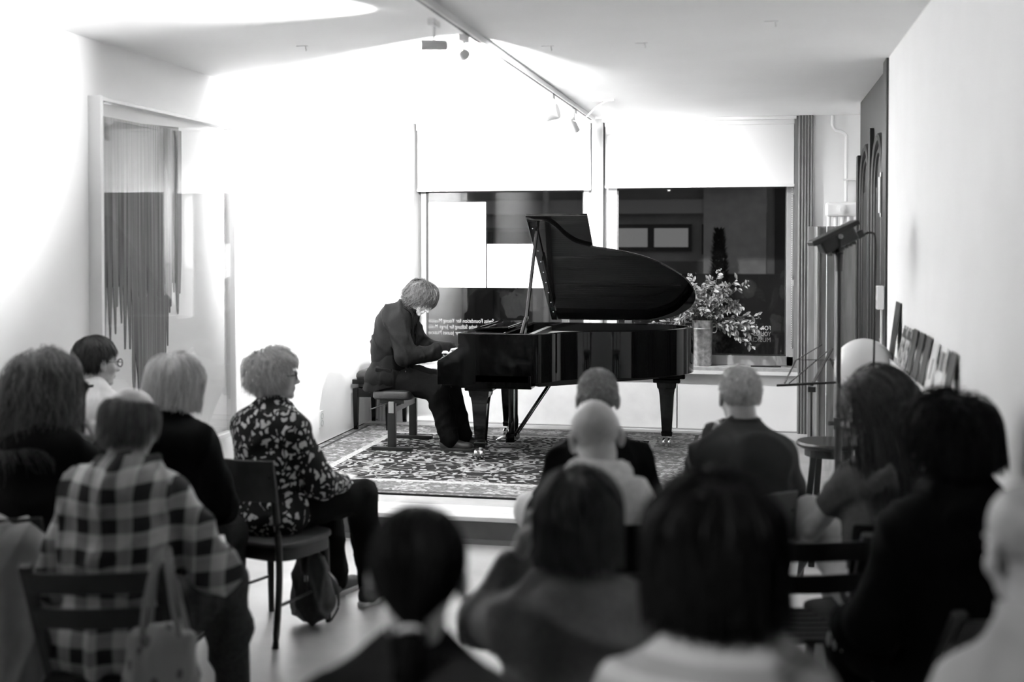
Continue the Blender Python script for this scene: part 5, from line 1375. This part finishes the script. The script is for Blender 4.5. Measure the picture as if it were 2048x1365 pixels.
# right block
hup = person('person with long frizzy dark hair pinned up at the crown, in pale trousers', (0.449,4.772,1.290), face=22, hy=40, hp=6, lean=10, male=False, sw=0.82, seed=23, topm=mat('grey_tee',0.075,0.9,var=0.15,vscale=60), trm=M_CREAM, sleeve=0.35, fold=0.004, ears=False, skin=M_SKINL,
    lh=(-0.03,0.40,0.80), rh=(0.02,0.36,0.76), lpole=(-0.55,-0.3,-0.5), rpole=(0.0,-0.6,-0.7), knees=((-0.09,0.46,0.70),(0.06,0.46,0.54)), feet=((-0.26,0.74,0.44),(0.03,0.52,0.08)), tw=0.03,
    hairf=H(dict(n=520,length=0.48,vol=0.062,flare=0.20,grav=0.26,lift=0.25,zend=-0.30,zvar=0.05,curl=0.007,freq=1.7,width=0.0065,seed=30,steps=14,fringe=False,block=TOR,flow='back',noise=0.25), dict(n=240,length=0.17,vol=0.02,grav=0.02,lift=0.1,flow=(0,-0.13,0.05),width=0.007,seed=31,steps=8,bald=lambda d: d[:,2] < 0.25), dict(n=320,length=0.46,vol=0.066,flare=0.12,grav=0.22,lift=0.35,zend=-0.26,zvar=0.06,curl=0.010,freq=1.6,width=0.0045,seed=32,steps=14,fringe=False,block=TOR,flow='back',noise=0.35,bald=lambda d: d[:,2] > 0.5), grow=0.008), hairv=0.030, hairvar=0.7)
blob(hup, 'hair_knot', xf([ell((0,-0.118,0.075),(0.035,0.025,0.028))], hup['RH'], hup['HC']), 0.007, 0.01, hair_mat(0.030,0.7))
under(hup, cafe_chair, 'black cafe chair under the person with the long frizzy hair', dx=-0.06)

gls = person('person with curly dark hair and glasses in a black hooded sweater by the right wall', (0.574,3.782,1.350), face=24, hy=26, hp=8, lean=4, seed=25, glasses=True, topm=M_BLK, trm=M_BLK2, fold=0.006, loose=0.035, sw=0.94, skin=M_SKINL,
    lh=(-0.22,0.26,0.62), rh=(0.06,0.32,0.62),
    hairf=H(dict(n=600,length=0.13,vol=0.042,grav=0.10,lift=0.35,curl=0.008,freq=2.1,width=0.008,seed=34,steps=10,zend=-0.075,zvar=0.012,noise=0.35), grow=0.016), hairv=0.014, hairvar=0.6)
Nn = gls['N']
blob(gls, 'hood', [cap(Nn+np.array([math.cos(a)*0.09,math.sin(a)*0.085-0.01,0.012]),0.038,Nn+np.array([math.cos(a+0.6)*0.09,math.sin(a+0.6)*0.085-0.01,0.012]),0.038) for a in np.arange(0.4,6.0,0.6)]+[ell(Nn+np.array([0.0,-0.125,-0.04]),(0.125,0.055,0.08))], 0.011, 0.03, M_BLK, 0.005, 7)
under(gls, fold_chair, 'dark folding chair under the person in the black hooded sweater', dy=-0.04)

blk = person('person with thick black hair in a striped knit top in the right foreground', (-0.076,2.270,1.365), face=12, hy=4, hp=10, lean=10, male=False, seed=27, topm=M_STRIPE, trm=M_BLK, fold=0.004, loose=0.02, collar=(mat('dark_neckband',0.06,0.9),0.074,0.028),
    hairf=H(dict(n=720,length=0.19,vol=0.045,grav=0.22,lift=0.28,zend=-0.105,zvar=0.016,width=0.008,seed=36,steps=11,block=TOR[1:]), grow=0.018), hairv=0.005, hairvar=0.5)
under(blk, cafe_chair, 'dark cafe chair under the person with thick black hair')

edg = person('bald person in a pale shirt cut off by the right edge of the picture', (0.500,2.335,1.395), face=14, hy=8, hp=10, lean=9, seed=29, topm=mat('pale_shirt',0.22,0.85,var=0.05), trm=M_BLK, fold=0.004, skin=mat('skin_tanned',0.26,0.55,var=0.1,vscale=25), sw=0.90, rpole=(0.1,-0.7,-0.7), rh=(0.06,0.32,0.62),
    hairf=H(dict(n=1400,length=0.006,vol=0.003,grav=0.1,lift=0.25,width=0.0009,seed=38,steps=3,bald=lambda d: d[:,2] > -0.35+0.75*(np.sin(d[:,0]*917+d[:,1]*373)*99.7 % 1.0)), cap_=False), hairv=0.2)
under(edg, cafe_chair, 'dark cafe chair under the bald person at the right edge', dx=-0.05)

# empty folding chair
fold_chair('empty dark slatted folding chair in front of the pale trousers', (0.13,4.42,0.0), 0.22)
# ================================================================== STAGE-SIDE EQUIPMENT
# floodlight on a stand
fx_, fy_ = 0.435, 6.42
fs = thing('floodlight_stand', 'tall black tripod pole carrying the floodlight', 'stand', (fx_, fy_, 0.0))
obj('pole', G().cyl((0,0,0.75),(0,0,1.72),0.0125,n=14), M_BLACKM, fs, smooth=True)
obj('sleeve', G().cyl((0,0,0.30),(0,0,0.86),0.018,n=14), M_BLACKM, fs, smooth=True)
obj('clamp', G().cyl((0,0,0.86),(0,0,0.92),0.026,n=14), M_BLACKM, fs, smooth=True)
obj('clamp_knob', G().cyl((-0.02,0,0.89),(-0.05,-0.01,0.89),0.012,n=12), M_BLACKM, fs, smooth=True)
obj('top_spigot', G().cyl((0,0,1.68),(0,0,1.80),0.018,0.024,n=14), M_BLACKM, fs, smooth=True)
for k in range(3):
    a = 0.6+k*2*PI/3
    obj('tripod_leg', G().bar((0.02*math.cos(a),0.02*math.sin(a),0.42),(0.24*math.cos(a),0.24*math.sin(a),0.012),0.018,0.012), M_BLACKM, fs)
fl = thing('floodlight', 'black floodlight head tilted upward on the tall stand', 'floodlight', (fx_, fy_, 1.86))
Rf = rotz(0.10)@roty(-0.46)
def bx(c, d): 
    g = G(); g.box(Rf@np.array(c,float), d, Rf); return g
obj('housing', bx((-0.02,0,-0.012),(0.19,0.16,0.075)), M_BLACKM, fl, bevel=0.012)
obj('bezel', bx((-0.02,0,0.030),(0.26,0.20,0.028)), M_BLACKM, fl, bevel=0.006)
obj('front_glass', bx((-0.02,0,0.041),(0.21,0.16,0.006)), mat('flood_glass',0.10,0.1), fl)
for i in range(7): obj('cooling_fin', bx((-0.085+0.022*i,0,-0.056),(0.007,0.13,0.022)), M_BLACKM, fl)
obj('driver_box', bx((0.085,0,-0.035),(0.06,0.07,0.04)), M_BLACKM, fl, bevel=0.006)
obj('yoke', G().bar((0,-0.09,-0.085),(0,-0.09,0.01),0.03,0.008,up=(1,0,0)).bar((0,0.09,-0.085),(0,0.09,0.01),0.03,0.008,up=(1,0,0)).span((-0.015,-0.092,-0.09),(0.015,0.092,-0.08)), M_BLACKM, fl, bevel=0.002)
obj('yoke_bolt', G().cyl((0,-0.105,0.0),(0,-0.09,0.0),0.012,n=12), M_STEEL, fl)
obj('power_cable', G().tube(spline([(0.10,0.0,-0.01),(0.15,0.03,0.02),(0.185,0.06,-0.02),(0.185,0.08,-0.30),(0.18,0.06,-0.70),(0.165,0.05,-1.05),(0.14,0.05,-1.45),(0.08,0.0,-1.80)],60),0.0055,8), M_RUBBER, fl, smooth=True)

# wire music stand
ms = thing('music_stand', 'black folding wire music stand with tilted open desk', 'music stand', (0.335, 7.20, S), -0.10)
obj('tube', G().cyl((0,0,0.25),(0,0,0.80),0.006,n=10), M_BLACKM, ms, smooth=True)
obj('sleeve', G().cyl((0,0,0.08),(0,0,0.46),0.009,n=10), M_BLACKM, ms, smooth=True)
obj('height_clamp', G().span((-0.018,-0.012,0.44),(0.018,0.012,0.47)), M_BLACKM, ms, bevel=0.003)
obj('head_clamp', G().span((-0.02,-0.015,0.785),(0.025,0.015,0.815)), M_BLACKM, ms, bevel=0.003)
for k in range(3):
    a = 0.4+k*2*PI/3; obj('tripod_leg', G().bar((0.01*math.cos(a),0.01*math.sin(a),0.22),(0.22*math.cos(a),0.22*math.sin(a),0.008),0.014,0.004), M_BLACKM, ms)
up_ = lambda u, v: np.array([u, 0.03+v*0.62, 0.835+v*0.78]) if True else None
obj('desk_ledge', G().bar((-0.20,0.02,0.815),(0.20,0.02,0.85),0.035,0.012), M_BLACKM, ms, bevel=0.002)
W_ = [[(-0.155,0.0),(-0.10,0.16)],[(-0.10,0.16),(0.05,0.27)],[(-0.13,0.0),(0.08,0.22)],[(0.155,0.0),(0.115,0.15)],[(0.16,0.0),(0.25,0.15)],[(-0.10,0.165),(0.255,0.155)],[(0.255,0.155),(0.225,0.23)],[(0.10,0.17),(0.155,0.0)]]
for (a, b_) in W_: obj('wire_arm', G().bar(up_(*a)+np.array([0,0,0.05*a[0]]), up_(*b_)+np.array([0,0,0.05*b_[0]]), 0.009, 0.004), M_BLACKM, ms)
obj('centre_spine', G().bar((0.0,0.02,0.82),(0.11,0.17,1.03),0.02,0.006), M_BLACKM, ms, bevel=0.002)

# round stool
so = thing('round_bar_stool', 'tall round black stool beside the floodlight pole', 'stool', (0.41, 6.78, 0.0))
obj('seat', G().lathe([(0,0.705),(0.155,0.705),(0.172,0.715),(0.175,0.728),(0.168,0.738),(0,0.738)], 36), M_BLACKW, so, smooth=True)
obj('under_ring', G().lathe([(0.09,0.66),(0.13,0.66),(0.13,0.705),(0.09,0.705)], 28), M_BLACKW, so)
for k in range(4):
    a = 0.5+k*PI/2; obj('leg', G().bar((0.09*math.cos(a),0.09*math.sin(a),0.70),(0.175*math.cos(a),0.175*math.sin(a),0.0),0.034,0.034), M_BLACKW, so, bevel=0.005)
obj('foot_ring', G().tube([(0.15*math.cos(a),0.15*math.sin(a),0.25) for a in np.linspace(0,2*PI,25)],0.008,8), M_BLACKM, so, smooth=True)

# globe floor lamp (unlit)
gp = thing('globe_lamp', 'large unlit white glass globe lamp at the right wall', 'lamp', (0.595, 6.80, 0.0))
obj('globe', G().ell((0,0,1.145),(0.160,0.160,0.160),40,28), mat('opal_glass',0.72,0.25), gp, smooth=True)
obj('stem', G().cyl((0,0,0.02),(0,0,1.0),0.011,n=12), M_WHITEM, gp, smooth=True)
obj('base', G().lathe([(0,0),(0.13,0),(0.13,0.012),(0.02,0.022),(0,0.022)], 30), M_WHITEM, gp, smooth=True)
obj('fitter_ring', G().lathe([(0.03,0.985),(0.045,0.985),(0.045,1.01),(0.03,1.01)], 20), M_WHITEM, gp)

# double switch box on the door casing
sb = thing('switch_box', 'white surface-mounted double switch box on the door casing', 'switch', (XR-0.015, 7.46, 1.50))
obj('box', G().span((-0.045,-0.035,-0.07),(0.0,0.035,0.07)), M_WHITE, sb, bevel=0.006)
for z in (-0.035,0.035): obj('rocker', G().span((-0.055,-0.022,z-0.022),(-0.044,0.022,z+0.022)), M_WHITE, sb, bevel=0.004)
ob_ = obj('conduit', G().cyl((-0.012,0,-0.07),(-0.012,0,-1.3),0.008,n=8), M_WHITE, sb, smooth=True)

# picture ledge with cards on the right wall
lg_ = thing('picture_ledge', 'narrow white picture ledge along the right wall', 'shelf', (XR, 6.0, 1.19))
obj('ledge', G().span((-0.065,-1.55,-0.012),(0.0,1.06,0.0)), M_WHITE, lg_, bevel=0.002)
obj('front_lip', G().span((-0.065,-1.55,0.0),(-0.057,1.06,0.016)), M_WHITE, lg_, bevel=0.002)
def card_mat(name, a, b_, sc, thr):
    m = bpy.data.materials.new(name); m.use_nodes = True; N, L, b = nodes_of(m); b.inputs['Roughness'].default_value = 0.35
    tc = N.new('ShaderNodeTexCoord'); nz = N.new('ShaderNodeTexNoise'); nz.inputs['Scale'].default_value = sc; nz.inputs['Detail'].default_value = 3; L.new(tc.outputs['Object'], nz.inputs[0])
    cr = N.new('ShaderNodeValToRGB'); cr.color_ramp.elements[0].position = thr-0.08; cr.color_ramp.elements[1].position = thr+0.08
    cr.color_ramp.elements[0].color = (a,a,a,1); cr.color_ramp.elements[1].color = (b_,b_,b_,1); L.new(nz.outputs[0], cr.inputs[0]); L.new(cr.outputs[0], b.inputs['Base Color']); return m
cm = [card_mat('card_print_dark',0.01,0.16,9,0.58), card_mat('card_print_photo',0.06,0.62,24,0.5), card_mat('card_print_black',0.012,0.05,6,0.6), card_mat('card_print_pale',0.78,0.55,8,0.62)]
CARDS = [(6.80,0.22,0.315,0,'tall dark portrait card leaning at the far end of the ledge'),(6.46,0.15,0.21,1,'card with small group photos next to the tall portrait'),(6.27,0.15,0.21,1,'second photo card right of the group photos'),(6.06,0.16,0.22,2,'black card in the middle of the ledge'),(5.84,0.16,0.22,2,'black card right of the middle one on the ledge'),(5.62,0.16,0.22,2,'last of the three black cards on the ledge'),(5.40,0.15,0.21,3,'white card with one dark bar near the ledge end'),(5.16,0.15,0.21,3,'white card with a small photo at the ledge end'),(4.94,0.15,0.21,2,'dark card nearest to the audience on the ledge')]
for (y, wd, hh, k, lab) in CARDS:
    t = tag(obj('leaning_card', G().span((-0.002,-wd/2,0),(0.002,wd/2,hh)), cm[k]), lab, 'card', 'cards on the picture ledge')
    t.location = (XR-0.045, y, 1.192); t.rotation_euler = (0, math.atan2(0.040,hh), 0)
    if k == 3: obj('print_bar', G().span((-0.003,-0.012,0.05),(-0.002,0.012,0.14)) if y > 5.3 else G().span((-0.003,-0.05,0.11),(-0.002,0.05,0.19)), mat('print_ink',0.03,0.5), t)
    if k == 1:
        for z in (0.02,0.085,0.15): obj('print_row', G().span((-0.003,-0.06,z),(-0.002,0.06,z+0.045)), cm[0] if z > 0.1 else cm[1], t)
